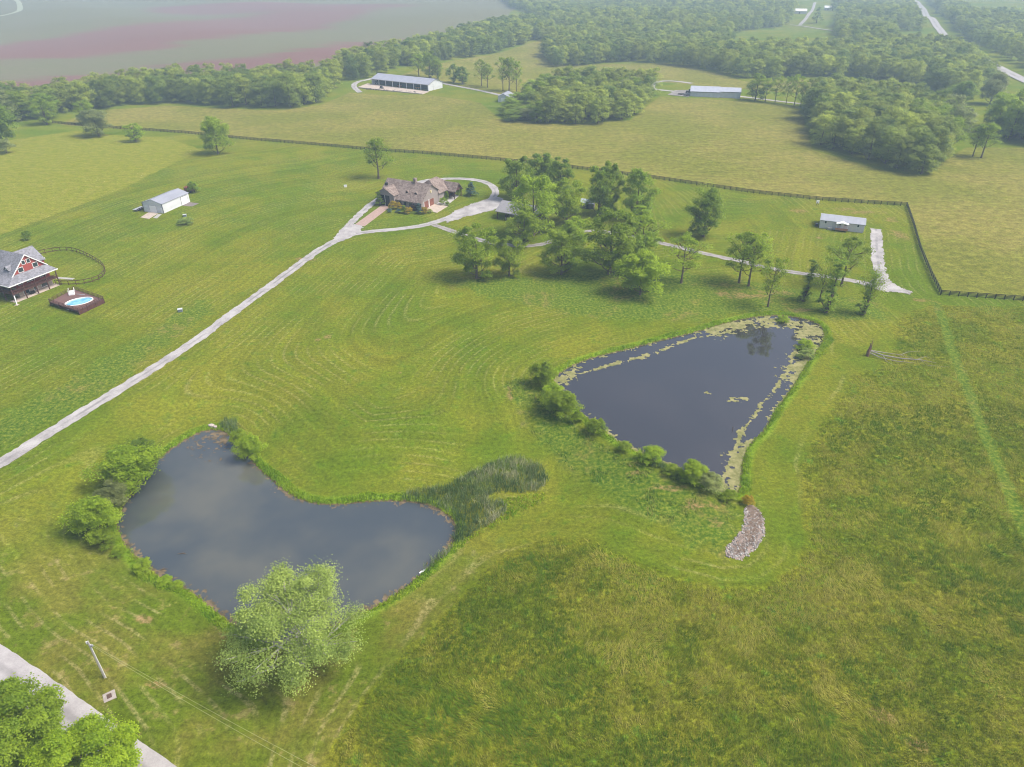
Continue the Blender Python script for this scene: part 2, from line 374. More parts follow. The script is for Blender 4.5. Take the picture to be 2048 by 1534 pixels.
# ---------------------------------------------------------------- layout (photo pixels at 2048 wide)
DRIVE = [(-60,965),(0,928),(100,865),(200,803),(300,742),(400,676),(470,622),(530,580),(590,535),(640,498),(690,472),(730,464),(800,458),(850,451),(885,440),(925,424),(960,408),(988,396),(992,381),(980,367),(955,360),(920,357),(880,358),(850,361),(815,372)]
LOOP = [(822,369),(800,376),(752,400),(720,428),(700,448),(684,466)]
PATH = [(868,450),(900,461),(940,475),(985,487),(1040,493),(1085,490),(1120,476),(1155,464),(1190,461),(1240,468),(1310,483),(1350,493),(1420,510),(1470,520),(1540,537),(1600,547),(1660,554),(1720,564),(1780,577),(1825,587)]
MDRIVE = [(1752,458),(1753,490),(1755,520),(1761,548),(1775,573)]
TALL = [(640,1560),(665,1480),(720,1400),(790,1320),(850,1262),(930,1180),(1000,1115),(1090,1078),(1180,1080),(1260,1118),(1350,1153),(1450,1175),(1530,1170),(1590,1130),(1610,1080),(1605,1000),(1600,930),(1640,850),(1690,782),(1702,748),(1760,735),(1785,700),(1790,650),(1812,626),(1868,610),(1960,612),(2150,625),(2700,640),(2700,2400),(500,2400)]
HAY = [(120,250),(150,235),(220,219),(340,211),(450,217),(560,221),(640,210),(700,185),(760,190),(860,190),(960,205),(1003,240),(1130,250),(1260,240),(1320,192),(1480,203),(1600,212),(1625,300),(1760,340),(1850,352),(1885,325),(1930,295),(2048,295),(2500,300),(2500,600),(2048,597),(1885,584),(1860,540),(1832,450),(1813,407),(1640,397),(1500,382),(1300,352),(1120,330),(1000,318),(860,305),(740,297),(500,277),(370,265),(230,257)]
HAY2 = [(800,150),(900,122),(1000,105),(1100,75),(1120,95),(1110,128),(1200,128),(1330,125),(1400,138),(1490,163),(1700,160),(1850,176),(1700,195),(1500,180),(1330,165),(1200,150),(1050,200),(900,170)]
HAY3 = [(-400,300),(0,283),(150,262),(230,270),(330,275),(405,300),(330,335),(250,375),(120,425),(0,470),(-400,640)]
CROP = [(-900,246),(-60,222),(100,206),(300,176),(450,166),(640,158),(690,138),(740,124),(850,100),(930,78),(1000,55),(1040,10),(1060,-40),(-2500,-40)]
PUR = [[(-200,95),(0,88),(300,45),(560,22),(760,18),(640,60),(300,100),(0,120),(-200,130)], [(-200,165),(0,160),(250,140),(520,112),(700,85),(800,80),(760,105),(640,128),(400,155),(200,190),(-200,205)], [(300,15),(700,8),(850,12),(600,22),(300,25)]]
SOIL = [(1600,422,26,5),(1730,425,52,4),(1690,418,30,3),(1800,470,22,13),(1785,440,18,6),(1640,475,14,3),(1400,1010,45,10),(1340,975,55,9),(1430,1040,26,14),(1270,945,32,8),(1020,785,8,22),(600,518,15,4),(620,520,22,3),(655,672,9,7),(635,680,8,6),(800,745,5,3),(1480,590,60,10),(1600,620,30,5),(1560,585,40,6),(215,1340,12,8),(320,1370,45,10),(290,1240,30,9),(1840,600,30,4),(950,557,15,3),(1840,1490,30,18),(1760,1430,40,25)]
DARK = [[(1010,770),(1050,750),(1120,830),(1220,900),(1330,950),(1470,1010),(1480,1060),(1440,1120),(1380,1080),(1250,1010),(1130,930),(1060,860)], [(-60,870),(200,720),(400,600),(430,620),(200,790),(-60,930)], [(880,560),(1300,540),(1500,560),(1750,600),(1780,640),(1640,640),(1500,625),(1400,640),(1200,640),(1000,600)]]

pD = chaikin(gpoly(DRIVE), 2, False); pP = chaikin(gpoly(PATH), 2, False); pM = chaikin(gpoly(MDRIVE), 2, False)
pT = chaikin(gpoly(TALL[:-4] + [(2150, 625)]), 1)
gt = [tuple(v) for v in gpoly(TALL[:-4])]
pT = np.array(gt + [(420., 172.), (420., -60.), (-28., -60.), (-26., 40.)]); 
pH = [gpoly(h) for h in (HAY, HAY2)]; pPale = gpoly(HAY3)
TRACK = chaikin(gpoly([(1872,606),(1885,640),(1905,700),(1930,765),(1955,835),(1985,905),(2015,975),(2060,1085),(2120,1200)]), 2, False)

def build_ground():
    cols, rows = 760, 900
    t = np.linspace(-1, 1, cols); u = np.sign(t) * (np.abs(t) * 1.15 + 4.0 * np.clip(np.abs(t) - .72, 0, 1) ** 2 * 8)
    k = np.arange(rows) / (rows - 1)
    # rows: fine where the ponds lie, coarser with distance
    yy = 30 * np.exp(k * math.log(5200 / 30.)); yy = yy - 60 * (1 - k) ** 3 * 0
    y0 = np.linspace(-60, 29, 30); yy = np.concatenate([y0, yy]); rows = len(yy)
    w = np.maximum(yy, 30) * .72 + 28
    X = u[None, :] * w[:, None]; Y = np.repeat(yy[:, None], cols, 1)
    x = X.ravel(); y = Y.ravel(); z = hgt(x, y)
    A = {}
    sl = sdf(x, y, pL); sr = sdf(x, y, pR)
    A['sd_pond'] = np.minimum(sl, sr)
    tall = sdf(x, y, pT, 12)
    tall = np.maximum(tall, 1.3 - seg_dist(x, y, TRACK, False))
    A['sd_tall'] = np.clip(tall, -12, 12)
    sh = np.full(x.shape, 30.)
    for q in pH: sh = np.minimum(sh, sdf(x, y, q, 30))
    A['sd_hay'] = sh
    pc = np.vstack([gpoly(CROP[:-2]), [[60., 5200.], [-5200., 5200.], [-5200., 600.]]])
    A['sd_crop'] = sdf(x, y, pc, 30)
    pu = np.zeros(x.shape)
    for q in PUR:
        s = sdf(x, y, gpoly(q), 60); pu = np.maximum(pu, .5 - s / 70.)
    A['purple'] = np.clip(pu, 0, 1)
    so = np.zeros(x.shape)
    for (cx, cy, rx, ry) in SOIL:
        c = G(cx, cy); ex = (G(cx + rx, cy) - c).length; ey = (G(cx, cy - ry) - c).length
        so = np.maximum(so, 1 - np.hypot((x - c.x) / ex, (y - c.y) / ey) * .6)
    A['soil'] = np.clip(so, 0, 1); A['pale'] = np.clip(.5 - sdf(x, y, pPale, 30) / 6., 0, 1)
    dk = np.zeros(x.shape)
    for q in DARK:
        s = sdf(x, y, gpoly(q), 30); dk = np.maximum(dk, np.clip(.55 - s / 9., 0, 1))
    dk = np.maximum(dk, .95 * (1 - sstep(.9, 1.9, seg_dist(x, y, TRACK, False)))); A['dark'] = dk
    dd = seg_dist(x, y, pD[:len(pD) * 2 // 3], False)
    sp = np.minimum(np.minimum(sl, sr), 999)
    slx = np.where(y < 330, seg_dist(x, y, pL), 400.); srx = np.where(y < 330, seg_dist(x, y, pR), 400.)
    tt = np.where(y < 330, seg_dist(x, y, pT), 400.)
    st = -7. * np.log(np.exp(-dd / 7.) + np.exp(-slx / 7.) + np.exp(-srx / 7.) + np.exp(-tt / 7.) + 1e-12)
    md = seg_dist(x, y, np.vstack([pM, [[pM[-1][0] + 0, pM[-1][1]]]]), False)
    st = np.where(seg_dist(x, y, pM, False) < 45, np.abs(x - np.interp(y, pM[::-1, 1], pM[::-1, 0])) * .8, st) if True else st
    A['stripe'] = st; A['verge'] = dd
    ii = np.arange((rows - 1) * cols).reshape(rows - 1, cols)[:, :-1].ravel()
    F = np.stack([ii, ii + 1, ii + cols + 1, ii + cols], 1)
    me = np_mesh('ground', np.stack([x, y, z], 1), F, A, True)
    o = link_mesh('ground', me, ground_material()); tag(o, kind='structure'); return o
build_ground()

def grid_sheet(name, mask_fn, box, res, dz, mat, smooth=True, attrs=None):
    """sheet draped on the ground made of the grid cells where mask_fn > 0"""
    x0, y0, x1, y1 = box; nx = int((x1 - x0) / res) + 1; ny = int((y1 - y0) / res) + 1
    X, Y = np.meshgrid(x0 + np.arange(nx) * res, y0 + np.arange(ny) * res); x = X.ravel(); y = Y.ravel()
    m = mask_fn(x, y) > 0; m2 = m.reshape(ny, nx); c = m2[:-1, :-1] & m2[1:, :-1] & m2[:-1, 1:] & m2[1:, 1:]
    ii = (np.arange(ny * nx).reshape(ny, nx)[:-1, :-1])[c]
    F = np.stack([ii, ii + 1, ii + nx + 1, ii + nx], 1)
    used = np.unique(F); re = np.zeros(nx * ny, int); re[used] = np.arange(len(used)); F = re[F]; x = x[used]; y = y[used]
    z = (hgt(x, y) + dz) if not callable(dz) else dz(x, y)
    me = np_mesh(name, np.stack([x, y, z], 1), F, {'across': np.full(len(x), .9)}, smooth)
    return link_mesh(name, me, mat)
def strip(name, line, width, dz, mat, jit=.25, step=.8, kind='structure', wfn=None):
    line = np.asarray(line); d = np.r_[0, np.cumsum(np.hypot(*np.diff(line, axis=0).T))]
    s = np.arange(0, d[-1], step); x = np.interp(s, d, line[:, 0]); y = np.interp(s, d, line[:, 1])
    tx = np.gradient(x); ty = np.gradient(y); L = np.hypot(tx, ty) + 1e-9; nx, ny = -ty / L, tx / L
    acr = np.array([-1, -.6, -.2, .2, .6, 1.]); V = []; AC = []
    wl = width / 2 * (wfn(s / d[-1]) if wfn else 1)
    for k, a in enumerate(acr):
        j = (fbm(s * .35 + 31 * k, s * 0 + 5 * k) - .5) * 2 * jit + (vnoise(s * 1.7 + 7 * k, s * 0) - .5) * jit if abs(a) == 1 else 0
        ww = wl * a + np.sign(a) * j
        V.append(np.stack([x + nx * ww, y + ny * ww], 1)); AC.append(np.full(len(s), a))
    V = np.stack(V, 1); n = len(s); m = len(acr); xy = V.reshape(-1, 2)
    z = hgt(xy[:, 0], xy[:, 1]) + dz
    ii = np.arange(n * m).reshape(n, m)[:-1, :-1].ravel(); F = np.stack([ii, ii + m, ii + m + 1, ii + 1], 1)
    me = np_mesh(name, np.column_stack([xy, z]), F, {'across': np.stack(AC, 1).ravel()}, True)
    return tag(link_mesh(name, me, mat), kind=kind)
strip('gravel_driveway', pD, 3.2, .06, M_GRAVEL, .4); strip('gravel_driveway', chaikin(gpoly(LOOP), 2, False), 3.0, .078, M_GRAVEL, .4)
strip('gravel_path', pP, 2.7, .072, M_GRAVEL2, .4)
strip('gravel_path', pM, 3.7, .065, M_GRAVEL, .6)
ap = chaikin(gpoly([(884,443),(900,425),(950,405),(990,392),(1012,398),(1002,415),(975,424),(940,432),(905,442),(895,452)]), 1)
ap2 = chaikin(gpoly([(1700,562),(1745,562),(1762,545),(1780,565),(1825,583),(1820,588),(1760,583)]), 1)
ap3 = chaikin(gpoly([(655,490),(690,452),(712,446),(730,452),(722,466),(690,482)]), 1)
for q, mt, dz in ((ap, M_GRAVEL, .085), (ap2, M_GRAVEL, .088), (ap3, M_GRAVEL, .09)):
    o = grid_sheet('gravel_apron', lambda x, y: -sdf(x, y, q, 5) + (fbm(x * .4, y * .4) - .5) * 3, (q[:, 0].min() - 2, q[:, 1].min() - 2, q[:, 0].max() + 2, q[:, 1].max() + 2), .4, dz, mt)
    tag(o, kind='structure')
# public road in the near left corner
strip('road', chaikin(gpoly([(-260,1160),(-120,1250),(0,1333),(100,1402),(200,1478),(310,1556),(470,1670)]), 2, False), 4.5, .06, M_ASPH, .12)
# highway far right, farm tracks
strip('highway', chaikin(gpoly([(1780,-50),(1822,-10),(1845,15),(1865,45),(1890,70),(1930,100),(1985,130),(2048,160),(2150,205)]), 2, False), 9.5, .5, M_ASPH, .1, 3)
strip('farm_track', chaikin(gpoly([(720,185),(705,172),(715,163),(745,158),(760,150)]), 2, False), 4, .12, M_GRAVEL, .3, 2)
strip('farm_track', chaikin(gpoly([(872,164),(900,170),(950,179),(990,188),(1040,200)]), 2, False), 3.6, .12, M_GRAVEL, .3, 2)
strip('farm_track', chaikin(gpoly([(1390,187),(1330,181),(1300,178),(1310,164),(1340,161),(1385,167)]), 2, False), 4.5, .12, M_GRAVEL, .3, 2)
strip('farm_track', chaikin(gpoly([(1480,193),(1530,199),(1560,203),(1605,208)]), 2, False), 4, .12, M_GRAVEL, .3, 2)
strip('farm_track', chaikin(gpoly([(1580,50),(1605,52),(1640,58),(1670,62)]), 2, False), 4, .4, M_GRAVEL, .3, 3)
strip('farm_track', chaikin(gpoly([(1600,50),(1615,35),(1625,20),(1630,5)]), 2, False), 5, .4, M_GRAVEL, .3, 3)
strip('farm_track', chaikin(gpoly([(0,33),(35,25),(42,12),(30,-5)]), 2, False), 9, .4, paint('track_grass', (.3, .32, .2)), .3, 3)

def slab_on_ground(name, px, mat, top=.12, kind='structure'):
    w = [G(*p) for p in px]; zt = max(v.z for v in w) + top; zb = min(v.z for v in w) - .5
    o = MB().slab([(v.x, v.y, zt) for v in w], zt - zb).build(name, mat); return tag(o, kind=kind), zt
slab_on_ground('garage_apron', [(848,420),(869,408),(897,412),(874,426)], M_CONC)
slab_on_ground('brick_drive', [(766,409),(779,415),(729,453),(710,449)], M_PAVE, .1)
slab_on_ground('garden_bed_gravel', [(872,408),(893,412),(918,392),(905,386)], paint('pea_gravel', (.42, .40, .38)), .07)
slab_on_ground('barn_yard', [(735,167),(858,184),(845,189),(715,176)], M_CONC, .15)
slab_on_ground('barn_yard', [(1350,181),(1384,181),(1378,194),(1335,190)], M_GRAVEL2, .15)
slab_on_ground('shed_ramp', [(300,423),(316,427),(298,438),(281,435)], M_CONC, .08)
slab_on_ground('shed_ramp', [(316,428),(324,428),(314,437),(306,436)], paint('grey_concrete', (.34, .33, .31)), .06)
slab_on_ground('shed_yard', [(360,411),(376,404),(398,407),(384,413)], paint('dark_gravel', (.17, .14, .14)), .04)

# ---------------------------------------------------------------- water
def water_material(name, c1, c2):
    t = NT(name); p = t.pos(); n = t.noise(p, .032, 4, .55, .15)
    c = t.mix(t.ss(n, .42, .68), (*c1, 1), (*c2, 1))
    rip = t.noise(t.scale(p, (1, 2.2, 1)), .8, 3, .6)
    rip2 = t.noise(p, 4., 3, .6)
    b = t.bsdf(c, t.lin(t.noise(p, .1, 3), .3, .7, .02, .06), 1., 0, bump=t.math('ADD', rip, t.math('MULTIPLY', rip2, .4)), bstr=.03, bdist=.05); b.inputs['IOR'].default_value = 1.5
    return t.m
def water(name, poly, z, mat):
    q = chaikin(poly, 0); c = q.mean(0); V = []
    off = []
    n = len(q)
    for i in range(n):
        a, b, d = q[i - 1], q[i], q[(i + 1) % n]; tv = d - a; nv = np.array([tv[1], -tv[0]]); nv = nv / (np.linalg.norm(nv) + 1e-9)
        off.append(b + nv * 1.0 * SGN(poly))
    from mathutils.geometry import tessellate_polygon
    V = [(p[0], p[1], z) for p in off]; F = tessellate_polygon([[Vector(v) for v in V]])
    me = bpy.data.meshes.new(name); me.from_pydata(V, [], [tuple(f) for f in F]); me.update()
    for pl in me.polygons: pass
    o = link_mesh(name, me, mat)
    import bmesh
    bm = bmesh.new(); bm.from_mesh(me); bmesh.ops.recalc_face_normals(bm, faces=bm.faces)
    if bm.faces and bm.faces[0].normal.z < 0: bmesh.ops.reverse_faces(bm, faces=bm.faces)
    bm.to_mesh(me); bm.free(); return tag(o, kind='structure')
def SGN(p):
    a = np.sum(p[:, 0] * np.roll(p[:, 1], -1) - np.roll(p[:, 0], -1) * p[:, 1]); return 1 if a > 0 else -1
water('pond_water', pL, Z_L, water_material('murky_pond_water', (.048, .058, .064), (.10, .10, .082)))
water('pond_water', pR, Z_R, water_material('dark_pond_water', (.030, .029, .031), (.040, .037, .038)))

# algae and duckweed floating on the ponds
def near(px, rad, z):
    q = poly0(px, z); return lambda x, y: 1 - seg_dist(x, y, q, False) / rad
def build_algae():
    lines = [near([(1120,762),(1190,738),(1260,720),(1310,706),(1345,690),(1390,676),(1440,668),(1480,655)], 1.0, Z_R),
             near([(1592,690),(1578,740),(1552,775),(1522,810),(1500,840),(1480,870),(1470,905),(1458,930),(1445,965)], .9, Z_R),
             near([(1120,760),(1150,740)], 3.5, Z_R), near([(1420,662),(1470,648),(1520,643)], 4.5, Z_R), near([(1530,640),(1600,650),(1640,665)], 4.5, Z_R),
             near([(1610,660),(1625,700),(1600,735),(1590,760)], 4.2, Z_R), near([(1498,895),(1478,925),(1470,975)], 3.6, Z_R), near([(1440,965),(1465,990)], 3.4, Z_R),
             near([(1212,866),(1250,893),(1300,915)], 1.3, Z_R), near([(1330,925),(1400,962)], 1.0, Z_R)]
    spots = [(1417, 786, 1.1, .7), (1482, 797, 2.2, .9), (1472, 802, 1.5, .6), (1458, 803, .7, .35)]
    def m(x, y):
        v = np.full(x.shape, -1.)
        for l in lines: v = np.maximum(v, l(x, y))
        for cx, cy, rx, ry in spots:
            c = P0(cx, cy, Z_R); v = np.maximum(v, 1.2 - np.hypot((x - c[0]) / rx, (y - c[1]) / ry))
        s = -sdf(x, y, pR, 20); shore = 1 - s / .8
        right = (x > 20)
        v = np.maximum(v, np.where(right | (y > 150), shore * .45, shore * .2))
        n = fbm(x * 1.5, y * 1.5, 4) * .6 + fbm(x * .45, y * .45, 3) * .4
        return np.where(s > -.4, v * .66 + (n - .5) * 2.4 - .25, -1)
    t = NT('algae'); p = t.pos(); c = t.mix(t.ss(t.noise(p, .8, 5, .7), .35, .65), (.14, .145, .045, 1), (.27, .25, .11, 1)); t.bsdf(c, .9, .2)
    o = grid_sheet('algae_mat', m, (pR[:, 0].min() - 1, pR[:, 1].min() - 1, pR[:, 0].max() + 1, pR[:, 1].max() + 1), .15, lambda x, y: np.full(x.shape, Z_R + .02), t.m)
    tag(o, 'tan green algae floating in ragged bands along the right pond', 'algae', kind='stuff')
    def m2(x, y):
        s = -sdf(x, y, pL, 20); n = fbm(x * 2.0, y * 2.0, 4) * .7 + fbm(x * .3, y * .3, 2) * .3
        c = P0(440, 868, Z_L); v = 1 - s / 1.1; v = np.maximum(v, 1 - np.hypot(x - c[0], y - c[1]) / 9)
        return np.where(s > -.4, v * .5 + (n - .5) * 2.6 - .26, -1)
    t = NT('scum'); p = t.pos(); c = t.mix(t.ss(t.noise(p, .8, 5, .7), .35, .65), (.07, .055, .03, 1), (.19, .14, .08, 1)); t.bsdf(c, .9, .2)
    o = grid_sheet('pond_scum', m2, (pL[:, 0].min() - 1, pL[:, 1].min() - 1, pL[:, 0].max() + 1, pL[:, 1].max() + 1), .13, lambda x, y: np.full(x.shape, Z_L + .02), t.m)
    tag(o, 'brown scum and dead stems along the edge of the left pond', 'pond scum', kind='stuff')
build_algae()

# ---------------------------------------------------------------- grasses as blades
def blades(name, x, y, n_per, hgt_m, wid, spread, lean_fn, tint, mat, rng, z0=None, curve=.5):
    N = len(x) * n_per; xi = np.repeat(x, n_per) + rng.normal(0, spread, N); yi = np.repeat(y, n_per) + rng.normal(0, spread, N)
    z = hgt(xi, yi) if z0 is None else np.full(N, z0)
    H = hgt_m * rng.uniform(.6, 1.25, N); lx, ly = lean_fn(xi, yi); k = rng.normal(1, .3, N)
    jx = rng.normal(0, .3, N); jy = rng.normal(0, .3, N)
    tx, ty = (lx * k + jx) * H, (ly * k + jy) * H
    a = rng.uniform(0, np.pi, N); wx, wy = np.cos(a) * wid / 2, np.sin(a) * wid / 2
    b = np.stack([xi, yi, z], 1); o = np.zeros((N, 3)); o[:, 0] = wx; o[:, 1] = wy
    mid = b + np.stack([tx * .35, ty * .35, H * .6], 1); tip = b + np.stack([tx, ty, H * (1 - curve * .35)], 1)
    V = np.stack([b - o, b + o, mid + o * .8, mid - o * .8, tip + o * .2, tip - o * .2], 1).reshape(-1, 3)
    i = np.arange(N)[:, None] * 6; F = np.concatenate([i + [0, 1, 2, 3], i + [3, 2, 4, 5]], 0)
    T = np.repeat(np.clip(np.repeat(tint, n_per) + rng.normal(0, .12, N), 0, 1), 6)
    me = np_mesh(name, V, F, {'tint': T}); return link_mesh(name, me, mat)
def scatter(poly, dens, rng, box=None, extra=None):
    x0, y0, x1, y1 = box or (poly[:, 0].min(), poly[:, 1].min(), poly[:, 0].max(), poly[:, 1].max())
    n = int((x1 - x0) * (y1 - y0) * dens); x = rng.uniform(x0, x1, n); y = rng.uniform(y0, y1, n)
    m = inside(x, y, poly)
    if extra is not None: m &= extra(x, y)
    return x[m], y[m]
def build_grasses():
    rng = np.random.default_rng(11)
    view = lambda x, y: (np.abs(x) < y * .64 + 42) & (seg_dist(x, y, TRACK, False) > 1.15)
    XY = []
    for (ya, yb, dens) in ((42, 85, 7.5), (85, 130, 5.), (130, 185, 2.6)):
        XY.append(scatter(pT, dens, rng, (-40, ya, 160, yb), lambda x, y: view(x, y) & (sdf(x, y, pT, 6) < -.3 + (fbm(x * .25, y * .25) - .5) * 2 - rng.exponential(1.3, x.shape))))
    x = np.concatenate([a[0] for a in XY]); y = np.concatenate([a[1] for a in XY])
    print('meadow tufts', len(x))
    def lean(x, y):
        a = (fbm(x * .035, y * .035, 3) - .5) * 5 + 2.2 + (fbm(x * .3, y * .3, 2) - .5) * 3.0; m = .3 + .75 * sstep(.4, .7, fbm(x * .09 + 40, y * .09, 3))
        return np.cos(a) * m, np.sin(a) * m
    tint = np.clip((fbm(x * .05 + 7, y * .05, 4) - .5) * 1.7 + (fbm(x * .35, y * .35, 3) - .5) * 2.0 + rng.normal(0, .12, len(x)) + .45, 0, 1)
    m = grass_material('meadow_grass', (.085, .165, .010), (.19, .225, .016), (.41, .38, .08))
    o = blades('meadow_grass', x, y, 6, .42, .055, .26, lean, tint, m, rng); tag(o, 'long wind-blown meadow grass, green with straw coloured patches', 'grass', kind='stuff')
    # cattails
    x, y = scatter(pC, 9, rng); tint = np.clip((fbm(x * .25, y * .25, 3) - .5) * 2 + .35 + rng.normal(0, .2, len(x)), 0, 1)
    m = grass_material('cattail', (.10, .17, .055), (.19, .26, .10), (.48, .46, .28))
    xr, yr = scatter(chaikin(poly0([(440,858),(452,838),(475,846),(480,872),(462,872)], Z_L), 1), 9, rng)
    x2, y2 = scatter(poly0([(845,1138),(860,1118),(905,1098),(900,1110),(868,1135),(855,1146)], Z_L), 8, rng)
    x3, y3 = scatter(poly0([(1300,920),(1360,950),(1355,965),(1300,935)], Z_R), 8, rng)
    X = np.concatenate([x, xr, x2, x3]); Y = np.concatenate([y, yr, y2, y3]); T = np.concatenate([tint, rng.uniform(.1, .6, len(xr)), rng.uniform(.3, .9, len(x2)), rng.uniform(0, .5, len(x3))])
    up = lambda x, y: (np.full(x.shape, .05), np.full(x.shape, .02))
    o = blades('cattail_reeds', X, Y, 3, 1.25, .07, .16, up, T, m, rng, curve=.1); tag(o, 'dense dark cattail reeds at the end of the left pond', 'reeds', kind='stuff')
    # lush fringe on both banks
    m = grass_material('lush_grass', (.13, .27, .010), (.27, .40, .016), (.40, .46, .04))
    XX = []; 
    for q, zz in ((pL, Z_L), (pR, Z_R)):
        n = 26000; x0, y0 = q.min(0) - 4; x1, y1 = q.max(0) + 4; x = rng.uniform(x0, x1, n * 2); y = rng.uniform(y0, y1, n * 2); s = sdf(x, y, q, 6)
        k = (s > .1) & (s < .2 + 2.6 * fbm(x * .15, y * .15, 2)) & (sdf(x, y, pC, 6) > .3); XX.append((x[k], y[k]))
    yx = chaikin(gpoly([(990,1000),(1090,985),(1095,1000),(1030,1030),(930,1088),(925,1080),(1015,1030)]), 1); XX.append(scatter(yx, 6, rng))
    x = np.concatenate([a[0] for a in XX]); y = np.concatenate([a[1] for a in XX]); print('fringe', len(x))
    o = blades('bank_grass', x, y, 5, .42, .10, .2, lambda x, y: (np.zeros(x.shape), np.zeros(x.shape)), np.clip(fbm(x * .3, y * .3, 3) * 1.2 - .1, 0, 1), m, rng); tag(o, 'lush bright green grass fringing both ponds', 'grass', kind='stuff')
    # weeds on the slope of the dam
    q = gpoly(DARK[0]); x, y = scatter(q, 1.3, rng, extra=lambda x, y: (fbm(x * .2, y * .2, 3) > .5) & (sdf(x, y, pR, 3) > .5))
    m = grass_material('dam_weeds', (.075, .17, .02), (.18, .24, .03), (.32, .23, .09))
    o = blades('slope_weeds', x, y, 4, .5, .12, .2, lean, np.clip(fbm(x * .12, y * .12, 3) * 1.6 - .45, 0, 1), m, rng); tag(o, 'rough green and rusty weeds on the slope below the right pond', 'weeds', kind='stuff')
    # flattened dead stems down the spillway
    sp = chaikin(gpoly([(1490,1015),(1504,1012),(1520,1035),(1520,1060),(1508,1085),(1490,1108),(1468,1108),(1465,1095),(1485,1070),(1494,1040)]), 1)
    x, y = scatter(sp, 14, rng); m = grass_material('dead_stems', (.12, .085, .06), (.26, .19, .14), (.42, .33, .25))
    o = blades('dead_stems', x, y, 4, .18, .07, .15, lambda x, y: (np.full(x.shape, 4.5) * np.cos(y * .2), np.full(x.shape, 1.4)), rng.random(len(x)), m, rng); tag(o, 'flattened brown dead stems down the middle of the stone spillway', 'dead stems', kind='stuff')
build_grasses()

def build_rocks():
    rng = np.random.default_rng(3); sp = chaikin(gpoly([(1488,1008),(1506,1006),(1526,1030),(1534,1055),(1527,1080),(1503,1108),(1482,1123),(1455,1116),(1446,1100),(1460,1086),(1480,1066),(1488,1040)]), 1)
    base = np.array([(0,0,1),(.9,0,.2),(.3,.85,.1),(-.7,.5,.15),(-.7,-.5,.1),(.3,-.85,.2),(0,0,-.6)], float)
    tri = np.array([(0,1,2),(0,2,3),(0,3,4),(0,4,5),(0,5,1),(6,2,1),(6,3,2),(6,4,3),(6,5,4),(6,1,5)])
    x, y = scatter(sp, 9, rng, extra=lambda x, y: fbm(x * .3, y * .3, 2) > .28)
    pts = [(1455 + rng.normal(0, 3), 990 + rng.normal(0, 2)) for _ in range(8)]
    x = np.concatenate([x, [G(*p).x for p in pts]]); y = np.concatenate([y, [G(*p).y for p in pts]])
    n = len(x); s = rng.uniform(.10, .30, n); a = rng.uniform(0, 6.28, n); ca, sa = np.cos(a), np.sin(a)
    B = base[None] * (1 + rng.normal(0, .18, (n, 7, 3))) * s[:, None, None] * np.array([1.2, .9, .7])
    Vx = B[:, :, 0] * ca[:, None] - B[:, :, 1] * sa[:, None] + x[:, None]; Vy = B[:, :, 0] * sa[:, None] + B[:, :, 1] * ca[:, None] + y[:, None]
    V = np.stack([Vx, Vy, B[:, :, 2] + hgt(x, y)[:, None]], 2).reshape(-1, 3); F = (np.arange(n)[:, None, None] * 7 + tri[None]).reshape(-1, 3)
    t = NT('limestone'); c = t.mix(t.attr('tint'), (.17, .15, .13, 1), (.44, .42, .39, 1)); t.bsdf(c, .9, .2)
    o = link_mesh('spillway_stones', np_mesh('spillway_stones', V, F, {'tint': np.repeat(rng.random(n), 7)}), t.m)
    tag(o, 'pale broken stones lining the spillway below the right pond', 'stones', kind='stuff')
    sh = grid_sheet('spillway_bed', lambda x, y: -sdf(x, y, sp, 5) + (fbm(x, y) - .5) * .8, (sp[:, 0].min() - 1, sp[:, 1].min() - 1, sp[:, 0].max() + 1, sp[:, 1].max() + 1), .3, .03, paint('spillway_earth', (.24, .19, .16), .95, .4, 1)); tag(sh, kind='structure')
build_rocks()

